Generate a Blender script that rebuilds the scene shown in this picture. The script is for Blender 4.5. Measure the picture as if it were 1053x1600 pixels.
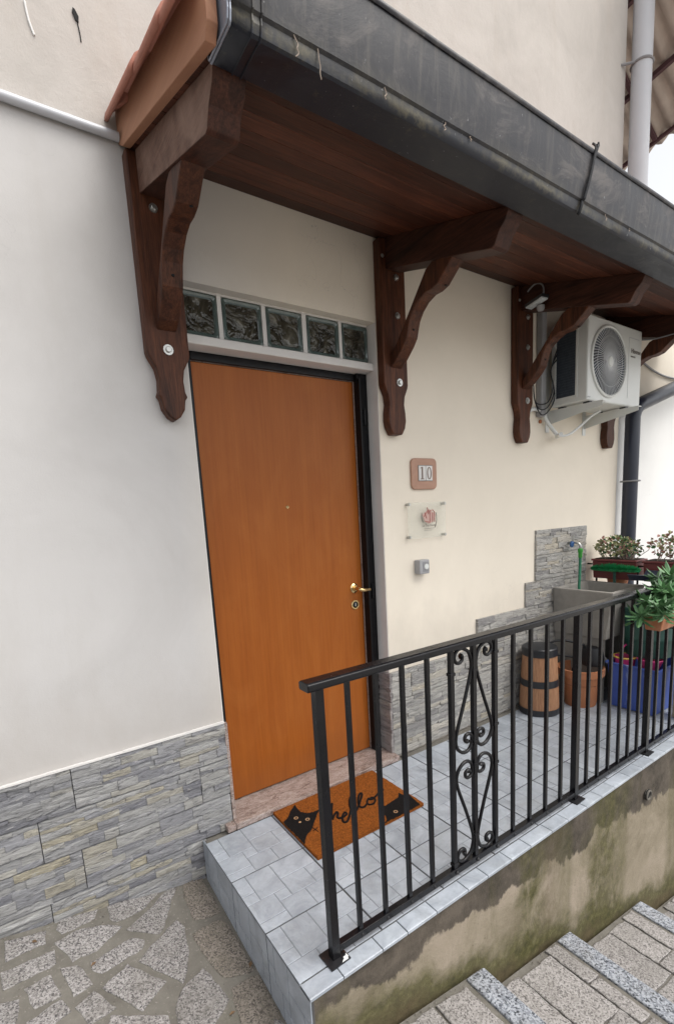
import bpy, bmesh, math, random
from mathutils import Vector, Matrix, noise as mnoise
sc = bpy.context.scene
for o in list(bpy.data.objects): bpy.data.objects.remove(o)
C = sc.collection
PI = math.pi
R = math.radians
# ---------------------------------------------------------------- camera
cd = bpy.data.cameras.new('camera'); cam = bpy.data.objects.new('camera', cd); C.objects.link(cam); sc.camera = cam
cR = Vector((0.81287974, -0.58008868, -0.05218864)); cU = Vector((0.13733282, 0.10382147, 0.98506893)); cF = Vector((0.56600903, 0.80790979, -0.16405958))
cam.matrix_world = Matrix(((cR.x, cU.x, -cF.x, -0.69901), (cR.y, cU.y, -cF.y, -2.03076), (cR.z, cU.z, -cF.z, 1.37240), (0, 0, 0, 1)))
cd.sensor_fit = 'HORIZONTAL'; cd.sensor_width = 36; cd.lens = 772.0 / 1053 * 36
cd.shift_x = -0.02066; cd.shift_y = 0.1246
cd.clip_start = 0.02; cd.clip_end = 500
# ---------------------------------------------------------------- light
w = bpy.data.worlds.new('World'); sc.world = w; w.use_nodes = True
nt = w.node_tree; nt.nodes.clear()
SUN_EL, SUN_AZ = 60, 150            # azimuth: degrees clockwise from +y (the wall faces -y)
sky = nt.nodes.new('ShaderNodeTexSky'); sky.sky_type = 'NISHITA'; sky.sun_disc = False
sky.sun_elevation = R(SUN_EL); sky.sun_rotation = R(SUN_AZ); sky.air_density = 1.0; sky.dust_density = 3.0; sky.ozone_density = 1.0
hs = nt.nodes.new('ShaderNodeHueSaturation'); hs.inputs['Saturation'].default_value = 0.12
bg = nt.nodes.new('ShaderNodeBackground'); bg.inputs['Strength'].default_value = 0.15
wo = nt.nodes.new('ShaderNodeOutputWorld')
nt.links.new(sky.outputs[0], hs.inputs['Color']); nt.links.new(hs.outputs[0], bg.inputs['Color']); nt.links.new(bg.outputs[0], wo.inputs['Surface'])
sl = bpy.data.lights.new('sun', 'SUN'); sl.energy = 1.1; sl.angle = R(45); sl.color = (1.0, 0.95, 0.87)
so = bpy.data.objects.new('sun', sl); C.objects.link(so)
az = R(SUN_AZ); el = R(SUN_EL)
sd = Vector((math.sin(az) * math.cos(el), math.cos(az) * math.cos(el), math.sin(el)))
so.rotation_euler = sd.to_track_quat('Z', 'Y').to_euler(); so.location = sd * 20
sc.view_settings.view_transform = 'Standard'; sc.view_settings.look = 'None'
sc.view_settings.exposure = 0.84; sc.view_settings.gamma = 1.0; sc.view_settings.use_curve_mapping = False
try:
    sc.cycles.max_bounces = 8; sc.cycles.use_denoising = True
except Exception: pass

# ---------------------------------------------------------------- materials
def nodes(name):
    m = bpy.data.materials.new(name); m.use_nodes = True
    t = m.node_tree; b = t.nodes['Principled BSDF']
    return m, t, b
def N(t, k, **kw):
    n = t.nodes.new(k)
    for a, v in kw.items():
        if a in n.inputs.keys(): n.inputs[a].default_value = v
        else: setattr(n, a, v)
    return n
def coords(t, scale=(1, 1, 1), rnd=False, kind='Object', rot=(0, 0, 0)):
    tc = N(t, 'ShaderNodeTexCoord'); src = tc.outputs[kind]
    if rnd:
        oi = N(t, 'ShaderNodeObjectInfo'); ml = N(t, 'ShaderNodeMath', operation='MULTIPLY'); ml.inputs[1].default_value = 37.0
        t.links.new(oi.outputs['Random'], ml.inputs[0])
        va = N(t, 'ShaderNodeVectorMath', operation='ADD'); t.links.new(src, va.inputs[0]); t.links.new(ml.outputs[0], va.inputs[1]); src = va.outputs[0]
    mp = N(t, 'ShaderNodeMapping'); mp.inputs['Scale'].default_value = scale; mp.inputs['Rotation'].default_value = rot
    t.links.new(src, mp.inputs['Vector']); return mp.outputs[0]
def noise(t, vec, scale, detail=5, rough=.6, dist=0.0):
    n = N(t, 'ShaderNodeTexNoise'); n.inputs['Scale'].default_value = scale; n.inputs['Detail'].default_value = detail
    n.inputs['Roughness'].default_value = rough; n.inputs['Distortion'].default_value = dist
    t.links.new(vec, n.inputs['Vector']); return n.outputs['Fac']
def ramp(t, fac, stops, interp='LINEAR'):
    r = N(t, 'ShaderNodeValToRGB'); cr = r.color_ramp; cr.interpolation = interp
    while len(cr.elements) < len(stops): cr.elements.new(0.5)
    for e, (p, c) in zip(cr.elements, stops):
        e.position = p
        if not hasattr(c, '__len__'): c = (c, c, c)
        e.color = (*c, 1)
    t.links.new(fac, r.inputs['Fac']); return r.outputs['Color']
def mix(t, fac, a, b, mode='MIX'):
    n = N(t, 'ShaderNodeMix', data_type='RGBA', blend_type=mode)
    for i, v in ((0, fac), (6, a), (7, b)):
        if isinstance(v, bpy.types.NodeSocket): t.links.new(v, n.inputs[i])
        else: n.inputs[i].default_value = v if i == 0 else (*v, 1)
    return n.outputs[2]
def bump(t, b, h, strength, dist=0.01, prev=None):
    n = N(t, 'ShaderNodeBump'); n.inputs['Strength'].default_value = strength; n.inputs['Distance'].default_value = dist
    t.links.new(h, n.inputs['Height'])
    if prev: t.links.new(prev, n.inputs['Normal'])
    t.links.new(n.outputs[0], b.inputs['Normal']); return n.outputs[0]
def vary(t, col, amt, hue=0.0):
    """value (and hue) differs from object to object"""
    oi = N(t, 'ShaderNodeObjectInfo'); mr = N(t, 'ShaderNodeMapRange'); mr.inputs['To Min'].default_value = 1 - amt; mr.inputs['To Max'].default_value = 1 + amt
    t.links.new(oi.outputs['Random'], mr.inputs['Value'])
    h = N(t, 'ShaderNodeHueSaturation'); t.links.new(mr.outputs[0], h.inputs['Value']); t.links.new(col, h.inputs['Color'])
    return h.outputs[0]
def simple(name, c1, c2=None, ns=6, rough=.5, scale=(1, 1, 1), bs=0, bscale=60, metal=0, rnd=False, var=0, spec=.5, rrange=.12, coat=0, rot=(0, 0, 0), dist=.3, bd=.004):
    m, t, b = nodes(name); v = coords(t, scale, rnd, rot=rot); c2 = c2 or tuple(x * .8 for x in c1)
    f = noise(t, v, ns, 7, .62, dist); col = ramp(t, f, [(.3, c2), (.7, c1)])
    if var: col = vary(t, col, var)
    t.links.new(col, b.inputs['Base Color'])
    f2 = noise(t, v, ns * 3.1, 4)
    mr = N(t, 'ShaderNodeMapRange'); mr.inputs['To Min'].default_value = max(0.02, rough - rrange); mr.inputs['To Max'].default_value = min(1, rough + rrange)
    t.links.new(f2, mr.inputs['Value']); t.links.new(mr.outputs[0], b.inputs['Roughness'])
    b.inputs['Metallic'].default_value = metal; b.inputs['Specular IOR Level'].default_value = spec; b.inputs['Coat Weight'].default_value = coat
    if bs: bump(t, b, noise(t, v, bscale, 5, .65), bs, bd)
    return m
def plaster(name, light, dark, stain=None, bs=.25, gran=170, patch=1.3, stainw=.35, warm=None):
    m, t, b = nodes(name); v = coords(t)
    n1 = noise(t, v, patch, 8, .62, .6); col = ramp(t, n1, [(.32, dark), (.62, light)])
    if stain:
        vs = coords(t, (2.2, 2.2, .35)); s = noise(t, vs, 1.7, 7, .7, .4)
        msk = ramp(t, s, [(.52, 0), (.75, stainw)]); col = mix(t, msk, col, stain)
        sp = noise(t, v, 55, 3, .6); ms2 = ramp(t, sp, [(.70, 0), (.76, .45)]); col = mix(t, ms2, col, stain)
    if warm:   # light painted in: colour turns paler and warmer across the door to the right
        tc = N(t, 'ShaderNodeTexCoord'); sx = N(t, 'ShaderNodeSeparateXYZ'); t.links.new(tc.outputs['Object'], sx.inputs[0])
        mr = N(t, 'ShaderNodeMapRange'); mr.inputs['From Min'].default_value = -.1; mr.inputs['From Max'].default_value = .5
        t.links.new(sx.outputs[0], mr.inputs['Value']); wc = ramp(t, n1, [(.32, warm[1]), (.62, warm[0])])
        col = mix(t, mr.outputs[0], col, wc)
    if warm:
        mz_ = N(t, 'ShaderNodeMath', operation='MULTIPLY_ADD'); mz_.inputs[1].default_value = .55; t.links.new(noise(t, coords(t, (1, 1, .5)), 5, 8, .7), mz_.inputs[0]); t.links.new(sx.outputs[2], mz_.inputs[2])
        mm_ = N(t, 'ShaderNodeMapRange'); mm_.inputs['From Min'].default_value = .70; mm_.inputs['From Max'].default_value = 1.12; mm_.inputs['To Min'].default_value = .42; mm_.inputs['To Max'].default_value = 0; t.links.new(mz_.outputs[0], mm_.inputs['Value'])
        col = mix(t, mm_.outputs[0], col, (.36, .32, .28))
    vc = N(t, 'ShaderNodeTexVoronoi'); vc.feature = 'DISTANCE_TO_EDGE'; vc.inputs['Scale'].default_value = 1.7
    vd = N(t, 'ShaderNodeVectorMath', operation='ADD'); nn_ = N(t, 'ShaderNodeTexNoise'); nn_.inputs['Scale'].default_value = 5; nn_.inputs['Detail'].default_value = 6; t.links.new(v, nn_.inputs['Vector']); t.links.new(v, vd.inputs[0]); t.links.new(nn_.outputs['Color'], vd.inputs[1]); t.links.new(vd.outputs[0], vc.inputs['Vector'])
    ck = ramp(t, vc.outputs['Distance'], [(0, 1), (.004, 0)]); cm_ = ramp(t, noise(t, v, .9, 3, .5), [(.56, 0), (.62, .45)]); ckm = mix(t, 1.0, ck, cm_, 'MULTIPLY'); col = mix(t, ckm, col, tuple(x * .45 for x in dark))
    t.links.new(col, b.inputs['Base Color']); b.inputs['Roughness'].default_value = .88; b.inputs['Specular IOR Level'].default_value = .25
    p = bump(t, b, noise(t, v, 9, 4, .5), bs * .9, .012); bump(t, b, noise(t, v, gran, 4, .7), bs, .003, p)
    return m
def wood(name, light, dark, axis='x', rough=.55, knots=False, var=.12, coat=0, ns=3.0, bs=.3, fine=True, bleach=None):
    sc_ = {'x': (.7, 9, 9), 'y': (9, .7, 9), 'z': (9, 9, .7)}[axis]
    m, t, b = nodes(name); v = coords(t, sc_, True)
    n1 = noise(t, v, ns, 8, .66, 1.1); col = ramp(t, n1, [(.28, dark), (.5, tuple((a + c) / 2 for a, c in zip(light, dark))), (.72, light)])
    if fine:
        n2 = noise(t, v, ns * 7, 5, .7); msk = ramp(t, n2, [(.35, .55), (.6, 0)]); col = mix(t, msk, col, tuple(x * .45 for x in dark))
    if bleach:
        vb = coords(t, (1, 1, 1), True); nb = noise(t, vb, 5, 6, .7, .8); col = mix(t, ramp(t, nb, [(.42, 0), (.72, .8)]), col, bleach)
    if knots:
        vk = coords(t, {'x': (3, 9, 9), 'y': (3, 3.2, 9), 'z': (9, 9, 3)}[axis], True); vo = N(t, 'ShaderNodeTexVoronoi'); vo.inputs['Scale'].default_value = 1.0; t.links.new(vk, vo.inputs['Vector'])
        col = mix(t, ramp(t, vo.outputs['Distance'], [(.05, .85), (.16, 0)]), col, (.10, .05, .025))
    if var: col = vary(t, col, var)
    t.links.new(col, b.inputs['Base Color']); b.inputs['Roughness'].default_value = rough; b.inputs['Specular IOR Level'].default_value = .25; b.inputs['Coat Weight'].default_value = coat; b.inputs['Coat Roughness'].default_value = .25
    bump(t, b, n1, bs, .003); return m
def granite(name, a, bcol, c, scale=130, dirt=(.13, .115, .09), dirtamt=.35, rough=.7, bs=.35):
    m, t, b = nodes(name); v = coords(t, (1, 1, 1), True)
    vo = N(t, 'ShaderNodeTexVoronoi'); vo.inputs['Scale'].default_value = scale; vo.inputs['Randomness'].default_value = 1.0; t.links.new(v, vo.inputs['Vector'])
    sp = N(t, 'ShaderNodeSeparateColor'); t.links.new(vo.outputs['Color'], sp.inputs[0])
    col = ramp(t, sp.outputs[0], [(0, c), (.18, c), (.24, bcol), (.55, bcol), (.62, a), (1, a)])
    n = noise(t, v, scale * .5, 3, .7); col = mix(t, ramp(t, n, [(.4, .0), (.7, .5)]), col, bcol)
    d = noise(t, v, 6, 7, .7, .5); col = mix(t, ramp(t, d, [(.42, 0), (.72, dirtamt)]), col, dirt)
    col = vary(t, col, .09)
    t.links.new(col, b.inputs['Base Color']); b.inputs['Roughness'].default_value = rough; b.inputs['Specular IOR Level'].default_value = .35
    p = bump(t, b, sp.outputs[1], bs * .6, .002); bump(t, b, noise(t, v, scale * .25, 5, .7), bs, .006, p); return m

M = {}
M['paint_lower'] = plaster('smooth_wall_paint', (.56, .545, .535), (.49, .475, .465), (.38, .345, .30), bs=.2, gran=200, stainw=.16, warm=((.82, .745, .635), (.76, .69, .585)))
M['paint_upper'] = plaster('old_wall_plaster', (.52, .485, .45), (.43, .40, .37), (.40, .34, .28), bs=.4, gran=120, patch=2.2, stainw=.35)
M['white_plaster'] = plaster('white_reveal_paint', (.70, .68, .66), (.62, .60, .585), None, bs=.15, gran=150, patch=4)
M['far_white'] = plaster('white_neighbour_wall', (.78, .775, .76), (.73, .725, .71), None, bs=.1)
M['far_cream'] = plaster('cream_neighbour_wall', (.74, .68, .58), (.70, .63, .53), None, bs=.1)
M['cement'] = None
M['grout_dark'] = simple('dark_tile_grout', (.085, .083, .082), (.05, .049, .05), 20, .9, bs=.3, bscale=200)
M['granite_light'] = granite('speckled_light_granite', (.345, .328, .32), (.195, .183, .178), (.06, .056, .058), 230, dirt=(.13, .12, .105), dirtamt=.65)
M['granite_dark'] = granite('speckled_dark_granite', (.25, .22, .19), (.15, .13, .112), (.05, .043, .04), 220, dirtamt=.6)
M['granite_blue'] = granite('blue_grey_granite', (.38, .40, .435), (.20, .215, .245), (.035, .04, .05), 170, dirtamt=.35)
M['granite_step'] = granite('worn_step_granite', (.35, .33, .32), (.235, .22, .21), (.09, .082, .08), 200, dirt=(.15, .14, .125), dirtamt=.5)
def tile_mat(name, a, b_, c, rough=.33, var=.05):
    m, t, b = nodes(name); v = coords(t, (1, 1, 1), True)
    at = N(t, 'ShaderNodeAttribute', attribute_name='tone')
    n1 = noise(t, v, 7, 9, .68, 1.2); col = ramp(t, n1, [(.3, c), (.5, b_), (.68, a)])
    n2 = noise(t, v, 28, 6, .7, 2.0); col = mix(t, ramp(t, n2, [(.52, 0), (.66, .4)]), col, c)
    h = N(t, 'ShaderNodeHueSaturation'); t.links.new(at.outputs['Fac'], h.inputs['Value']); t.links.new(col, h.inputs['Color']); col = vary(t, h.outputs[0], var)
    t.links.new(col, b.inputs['Base Color'])
    d_ = noise(t, coords(t, (1, 1, 1), True), 5, 9, .75, .5); col = mix(t, ramp(t, d_, [(.50, 0), (.72, .45)]), col, (.20, .205, .20)); sp_ = noise(t, coords(t, (1, 1, 1), True), 120, 3, .6); col = mix(t, ramp(t, sp_, [(.70, 0), (.74, .6)]), col, (.10, .10, .10))
    t.links.new(col, b.inputs['Base Color'])
    mr = N(t, 'ShaderNodeMapRange'); mr.inputs['To Min'].default_value = rough - .1; mr.inputs['To Max'].default_value = rough + .2; t.links.new(n1, mr.inputs['Value']); t.links.new(mr.outputs[0], b.inputs['Roughness'])
    bump(t, b, n2, .12, .002); return m
M['tile'] = tile_mat('blue_grey_ceramic', (.43, .465, .51), (.35, .38, .425), (.245, .27, .305))
M['tile_groove'] = simple('moulded_tile_groove', (.235, .25, .27), (.17, .18, .195), 20, .8)
def cladding(name, cols, var=.08):
    m, t, b = nodes(name)
    at = N(t, 'ShaderNodeAttribute', attribute_name='tone')
    v = coords(t, (3.2, 3.2, 19), True, rot=(0, R(-9), 0))
    n1 = noise(t, v, 2.6, 8, .72, 2.4)
    base = ramp(t, at.outputs['Fac'], [(0, cols[0]), (.35, cols[1]), (.7, cols[2]), (1, cols[3])])
    col = mix(t, ramp(t, n1, [(.36, .75), (.48, 0)]), base, tuple(x * .45 for x in cols[0]))
    col = mix(t, ramp(t, n1, [(.56, 0), (.68, .75)]), col, tuple(min(1, x * 1.4) for x in cols[2]))
    col = vary(t, col, var)
    t.links.new(col, b.inputs['Base Color']); b.inputs['Roughness'].default_value = .62; b.inputs['Specular IOR Level'].default_value = .35
    p = bump(t, b, n1, 1.0, .010); v2 = coords(t, (1, 1, 3), True); bump(t, b, noise(t, v2, 60, 5, .7), .35, .004, p); return m
M['clad_left'] = cladding('grey_split_stone_tile', [(.20, .20, .22), (.285, .285, .298), (.36, .355, .345), (.375, .34, .26)])
M['clad_right'] = cladding('beige_grey_split_stone_tile', [(.28, .27, .265), (.38, .37, .35), (.45, .43, .40), (.46, .415, .34)])
M['clad_reveal'] = cladding('brown_grey_split_stone_tile', [(.26, .235, .24), (.32, .295, .29), (.36, .33, .32), (.38, .34, .30)])
M['marble'] = simple('pink_brown_marble', (.40, .31, .275), (.20, .14, .12), 9, .35, (1.5, 4, 4), .1, 60, dist=2.5)
M['dark_wood'] = wood('dark_stained_wood', (.150, .052, .024), (.024, .009, .006), 'z', .5, var=.2, bs=.5)
M['dark_wood_y'] = wood('dark_stained_rafter', (.10, .036, .021), (.018, .008, .006), 'y', .55, var=.12, bs=.5)
M['pale_face'] = wood('weathered_rafter_wood', (.19, .105, .075), (.075, .036, .026), 'y', .65, var=0, bleach=(.24, .155, .12))
M['soffit'] = wood('dark_soffit_plank', (.15, .048, .024), (.028, .010, .007), 'x', .55, var=.45)
M['barge'] = wood('pale_pine_board', (.43, .225, .135), (.32, .15, .09), 'y', .6, knots=True, var=0, fine=False, ns=1.6, bs=.1)
M['terracotta'] = simple('roof_terracotta', (.52, .235, .17), (.38, .16, .115), 8, .85, bs=.4, bscale=80, var=.1)
M['terracotta_pot'] = simple('terracotta_pot_clay', (.44, .17, .075), (.35, .12, .05), 6, .6, bs=.1, bscale=80)
M['maroon'] = simple('dark_red_plastic', (.19, .045, .045), (.13, .03, .03), 5, .5)
M['soil'] = simple('potting_soil', (.05, .03, .02), (.015, .01, .008), 40, .95, bs=.8, bscale=90)
def gutter_mat():
    m, t, b = nodes('weathered_dark_gutter'); v = coords(t, (1.4, 2.4, 2.4)); n1 = noise(t, v, 3.2, 9, .74, .8)
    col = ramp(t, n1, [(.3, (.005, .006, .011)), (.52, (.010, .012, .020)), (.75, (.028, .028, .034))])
    vs = coords(t, (7, 2, .8)); s = noise(t, vs, 4.5, 7, .75, .4); lit_worn_front = ramp(t, n1, [(.38, (.006, .006, .010)), (.52, (.020, .019, .023)), (.66, (.105, .095, .092))]); lit_worn_front = mix(t, ramp(t, s, [(.50, 0), (.72, .6)]), lit_worn_front, (.10, .088, .076))
    tc = N(t, 'ShaderNodeTexCoord'); sx = N(t, 'ShaderNodeSeparateXYZ'); t.links.new(tc.outputs['Object'], sx.inputs[0])
    ws = noise(t, coords(t, (6, 6, 6)), 5, 6, .7)
    ad = N(t, 'ShaderNodeMath', operation='MULTIPLY_ADD'); ad.inputs[1].default_value = .06; t.links.new(ws, ad.inputs[0]); t.links.new(sx.outputs[2], ad.inputs[2])
    # a line of dust and algae along the lower step of the front
    mr = ramp(t, ad.outputs[0], [(0, 0), (1, 0)]);
    rr = N(t, 'ShaderNodeMapRange'); rr.inputs['From Min'].default_value = 2.47; rr.inputs['From Max'].default_value = 2.56; t.links.new(ad.outputs[0], rr.inputs['Value'])
    m0 = N(t, 'ShaderNodeMapRange'); m0.inputs['From Min'].default_value = 2.468; m0.inputs['From Max'].default_value = 2.49; t.links.new(sx.outputs[2], m0.inputs['Value']); col = mix(t, m0.outputs[0], col, lit_worn_front)  # underside left darker than the worn, streaked front: shade painted in by height
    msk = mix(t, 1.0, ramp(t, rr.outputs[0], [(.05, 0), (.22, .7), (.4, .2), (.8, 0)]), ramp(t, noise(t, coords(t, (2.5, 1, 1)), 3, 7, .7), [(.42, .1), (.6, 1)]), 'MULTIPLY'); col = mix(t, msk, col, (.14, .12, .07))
    sp = noise(t, coords(t, (1, 1, .6)), 90, 3, .6); col = mix(t, ramp(t, sp, [(.70, 0), (.75, .6)]), col, (.3, .3, .3))
    t.links.new(col, b.inputs['Base Color']); b.inputs['Specular IOR Level'].default_value = .4
    t.links.new(ramp(t, n1, [(.3, .3), (.7, .6)]), b.inputs['Roughness']); bump(t, b, n1, .25, .006); return m
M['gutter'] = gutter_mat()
M['gutter_cap'] = simple('grey_gutter_cap', (.30, .32, .37), (.22, .24, .29), 6, .4, metal=.3)
M['black_metal'] = simple('glossy_black_iron_paint', (.006, .006, .008), (.003, .003, .004), 9, .24, bs=.2, bscale=60, spec=.3)
M['black_frame'] = simple('black_door_frame_paint', (.006, .006, .008), (.003, .003, .004), 9, .4, bs=.3, bscale=50, spec=.25)
def door_mat():
    m, t, b = nodes('orange_veneer'); v = coords(t, (7, 7, .55)); n1 = noise(t, v, 2.2, 8, .6, .7)
    col = ramp(t, n1, [(.25, (.285, .078, .012)), (.75, (.35, .105, .017))])
    n2 = noise(t, coords(t, (60, 60, 1.2)), 2, 5, .7); col = mix(t, ramp(t, n2, [(.35, .3), (.6, 0)]), col, (.19, .048, .005))
    n3 = noise(t, coords(t, (2.2, 2.2, .9)), 2.3, 5, .6, 1.5); col = mix(t, ramp(t, n3, [(.45, 0), (.72, .22)]), col, (.42, .15, .035))
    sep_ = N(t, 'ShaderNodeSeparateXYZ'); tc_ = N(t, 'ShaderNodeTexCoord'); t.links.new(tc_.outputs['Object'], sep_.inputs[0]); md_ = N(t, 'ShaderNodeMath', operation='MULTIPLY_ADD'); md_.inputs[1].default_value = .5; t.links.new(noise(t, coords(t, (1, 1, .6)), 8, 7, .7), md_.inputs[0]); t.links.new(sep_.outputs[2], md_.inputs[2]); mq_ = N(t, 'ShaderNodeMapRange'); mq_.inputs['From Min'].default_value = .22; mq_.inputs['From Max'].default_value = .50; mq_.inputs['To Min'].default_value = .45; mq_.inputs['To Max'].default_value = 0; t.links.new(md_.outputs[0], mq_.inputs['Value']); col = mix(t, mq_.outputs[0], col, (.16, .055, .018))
    sc3 = noise(t, coords(t, (3, 3, 30)), 6, 3, .8); col = mix(t, ramp(t, sc3, [(.70, 0), (.76, .25)]), col, (.14, .04, .006))
    t.links.new(col, b.inputs['Base Color']); b.inputs['Roughness'].default_value = .38; b.inputs['Specular IOR Level'].default_value = .22; bump(t, b, n2, .06, .001); return m
M['door'] = door_mat()
M['brass'] = simple('brass', (.78, .58, .30), (.62, .44, .20), 20, .25, metal=1)
M['steel'] = simple('zinc_bolt', (.55, .55, .53), (.38, .38, .36), 30, .35, metal=.9)
M['dark'] = simple('dark_void', (.01, .01, .01), None, 5, .9)
M['white_plastic'] = simple('white_plastic', (.70, .71, .70), (.64, .65, .63), 4, .4)
M['ac_white'] = simple('cream_enamel', (.66, .67, .65), (.61, .62, .59), 3, .35)
M['ac_dark'] = simple('condenser_fins', (.055, .07, .09), (.03, .04, .055), 40, .5)
M['ac_grey'] = simple('fan_guard_grey', (.50, .51, .52), (.45, .46, .47), 5, .5)
M['grey_plastic'] = simple('grey_plastic', (.36, .36, .37), (.30, .30, .31), 5, .45)
M['pipe_grey'] = simple('pale_grey_pvc', (.56, .57, .60), (.50, .51, .54), 2, .4)
M['pipe_blue'] = simple('dark_blue_painted_downpipe', (.020, .025, .045), (.014, .018, .032), 4, .35)
M['cable'] = simple('grey_cable', (.28, .28, .29), None, 5, .6)
M['black_plastic'] = simple('black_plastic', (.02, .021, .025), (.012, .013, .016), 6, .4)
M['navy'] = simple('navy_plastic', (.02, .027, .055), (.014, .019, .04), 6, .35)
M['blue_tub'] = simple('blue_plastic_tub', (.05, .10, .42), (.035, .075, .33), 4, .38, bs=.05)
M['green_tub'] = simple('dark_green_plastic', (.018, .085, .065), (.012, .055, .045), 4, .45)
M['green_bristle'] = simple('green_bristles', (.02, .36, .13), (.015, .22, .08), 60, .6)
M['hose'] = simple('green_hose', (.02, .20, .10), (.012, .13, .07), 8, .4)
M['hose_head'] = simple('bright_green_connector', (.05, .35, .05), None, 8, .4)
M['blue_cap'] = simple('blue_tap_wheel', (.03, .10, .26), None, 8, .4)
M['pink'] = simple('pink_plastic', (.62, .05, .22), (.45, .03, .15), 8, .4)
M['yellow'] = simple('yellow_plastic', (.75, .50, .10), None, 8, .4)
M['barrel'] = wood('light_barrel_wood', (.40, .20, .105), (.31, .15, .075), 'z', .5, var=0, fine=False, bs=.1)
M['concrete'] = simple('rough_concrete', (.33, .31, .28), (.19, .18, .165), 5, .85, bs=.5, bscale=70)
M['post_concrete'] = simple('pale_weathered_post', (.40, .35, .27), (.26, .22, .16), 8, .8, (3, 3, 1), .4, 60)
M['coir'] = simple('orange_coir', (.40, .125, .022), (.10, .028, .007), 160, .95, bs=1.0, bscale=350, spec=.1, bd=.006)
M['coir_black'] = simple('black_printed_coir', (.016, .014, .014), (.008, .007, .007), 120, .95, bs=1.0, bscale=350, spec=.1, bd=.006)
M['coir_eye'] = simple('tan_printed_coir', (.50, .30, .16), None, 100, .9)
M['clay_sign'] = simple('pinkish_stoneware', (.46, .27, .19), (.36, .20, .14), 7, .6, bs=.2, bscale=50, dist=1)
M['number_white'] = simple('white_number_tile', (.72, .70, .68), None, 5, .35)
M['number_ink'] = simple('brown_number_ink', (.16, .10, .07), None, 5, .5)
M['print_red'] = simple('faded_red_print', (.42, .13, .11), None, 5, .6)
M['print_pink'] = simple('pale_pink_print', (.58, .38, .33), None, 5, .6)
M['print_grey'] = simple('grey_print', (.20, .18, .16), None, 5, .6)
M['leaf_green'] = simple('jade_leaf', (.12, .26, .10), (.03, .09, .035), 18, .5, rnd=True, var=.25)
M['leaf_pale'] = simple('pale_leaf', (.42, .42, .22), (.26, .27, .14), 12, .6)
M['leaf_pink'] = simple('reddish_leaf', (.42, .22, .19), (.26, .13, .10), 12, .6)
M['twig'] = simple('dry_twig', (.34, .27, .22), None, 12, .8)
M['sheet'] = simple('brown_corrugated_sheet', (.62, .53, .46), (.42, .35, .30), 4, .85, (1, 1, 1), .3, 40)
M['purlin'] = simple('dark_red_purlin', (.10, .045, .05), None, 6, .7)
M['panel_white'] = simple('pale_lamp_lens', (.62, .66, .68), None, 5, .25)
def clear(name, col, rough=.03, bs=0, bsc=8, ior=1.45, alpha_mix=None, zstretch=(1, 1, 1)):
    m, t, b = nodes(name); b.inputs['Base Color'].default_value = (*col, 1); b.inputs['Transmission Weight'].default_value = 1; b.inputs['Roughness'].default_value = rough; b.inputs['IOR'].default_value = ior
    if bs: bump(t, b, noise(t, coords(t, zstretch, True), bsc, 2, .4, 1.5), bs, .05)
    return m
M['acrylic'] = clear('clear_acrylic', (.97, .985, .97), .02)
ab = M['acrylic'].node_tree.nodes['Principled BSDF']; ab.inputs['Transmission Weight'].default_value = 0; ab.inputs['Alpha'].default_value = .14; ab.inputs['Base Color'].default_value = (.75, .78, .70, 1)
def block_glass():
    m, t, b = nodes('wavy_block_glass'); v = coords(t, (1, 1, 1), True); n = noise(t, v, 9, 3, .45, 2.2)
    col = ramp(t, n, [(.35, (.018, .017, .012)), (.55, (.045, .042, .03)), (.68, (.10, .095, .075)), (.75, (.20, .19, .16))])
    t.links.new(col, b.inputs['Base Color']); b.inputs['Roughness'].default_value = .12; b.inputs['Coat Weight'].default_value = .6; b.inputs['Coat Roughness'].default_value = .04
    bump(t, b, n, .55, .03); return m
M['block_wavy'] = block_glass()
M['block_edge'] = simple('green_glass_edge', (.11, .15, .14), (.04, .058, .054), 9, .15, coat=.6)
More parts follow.
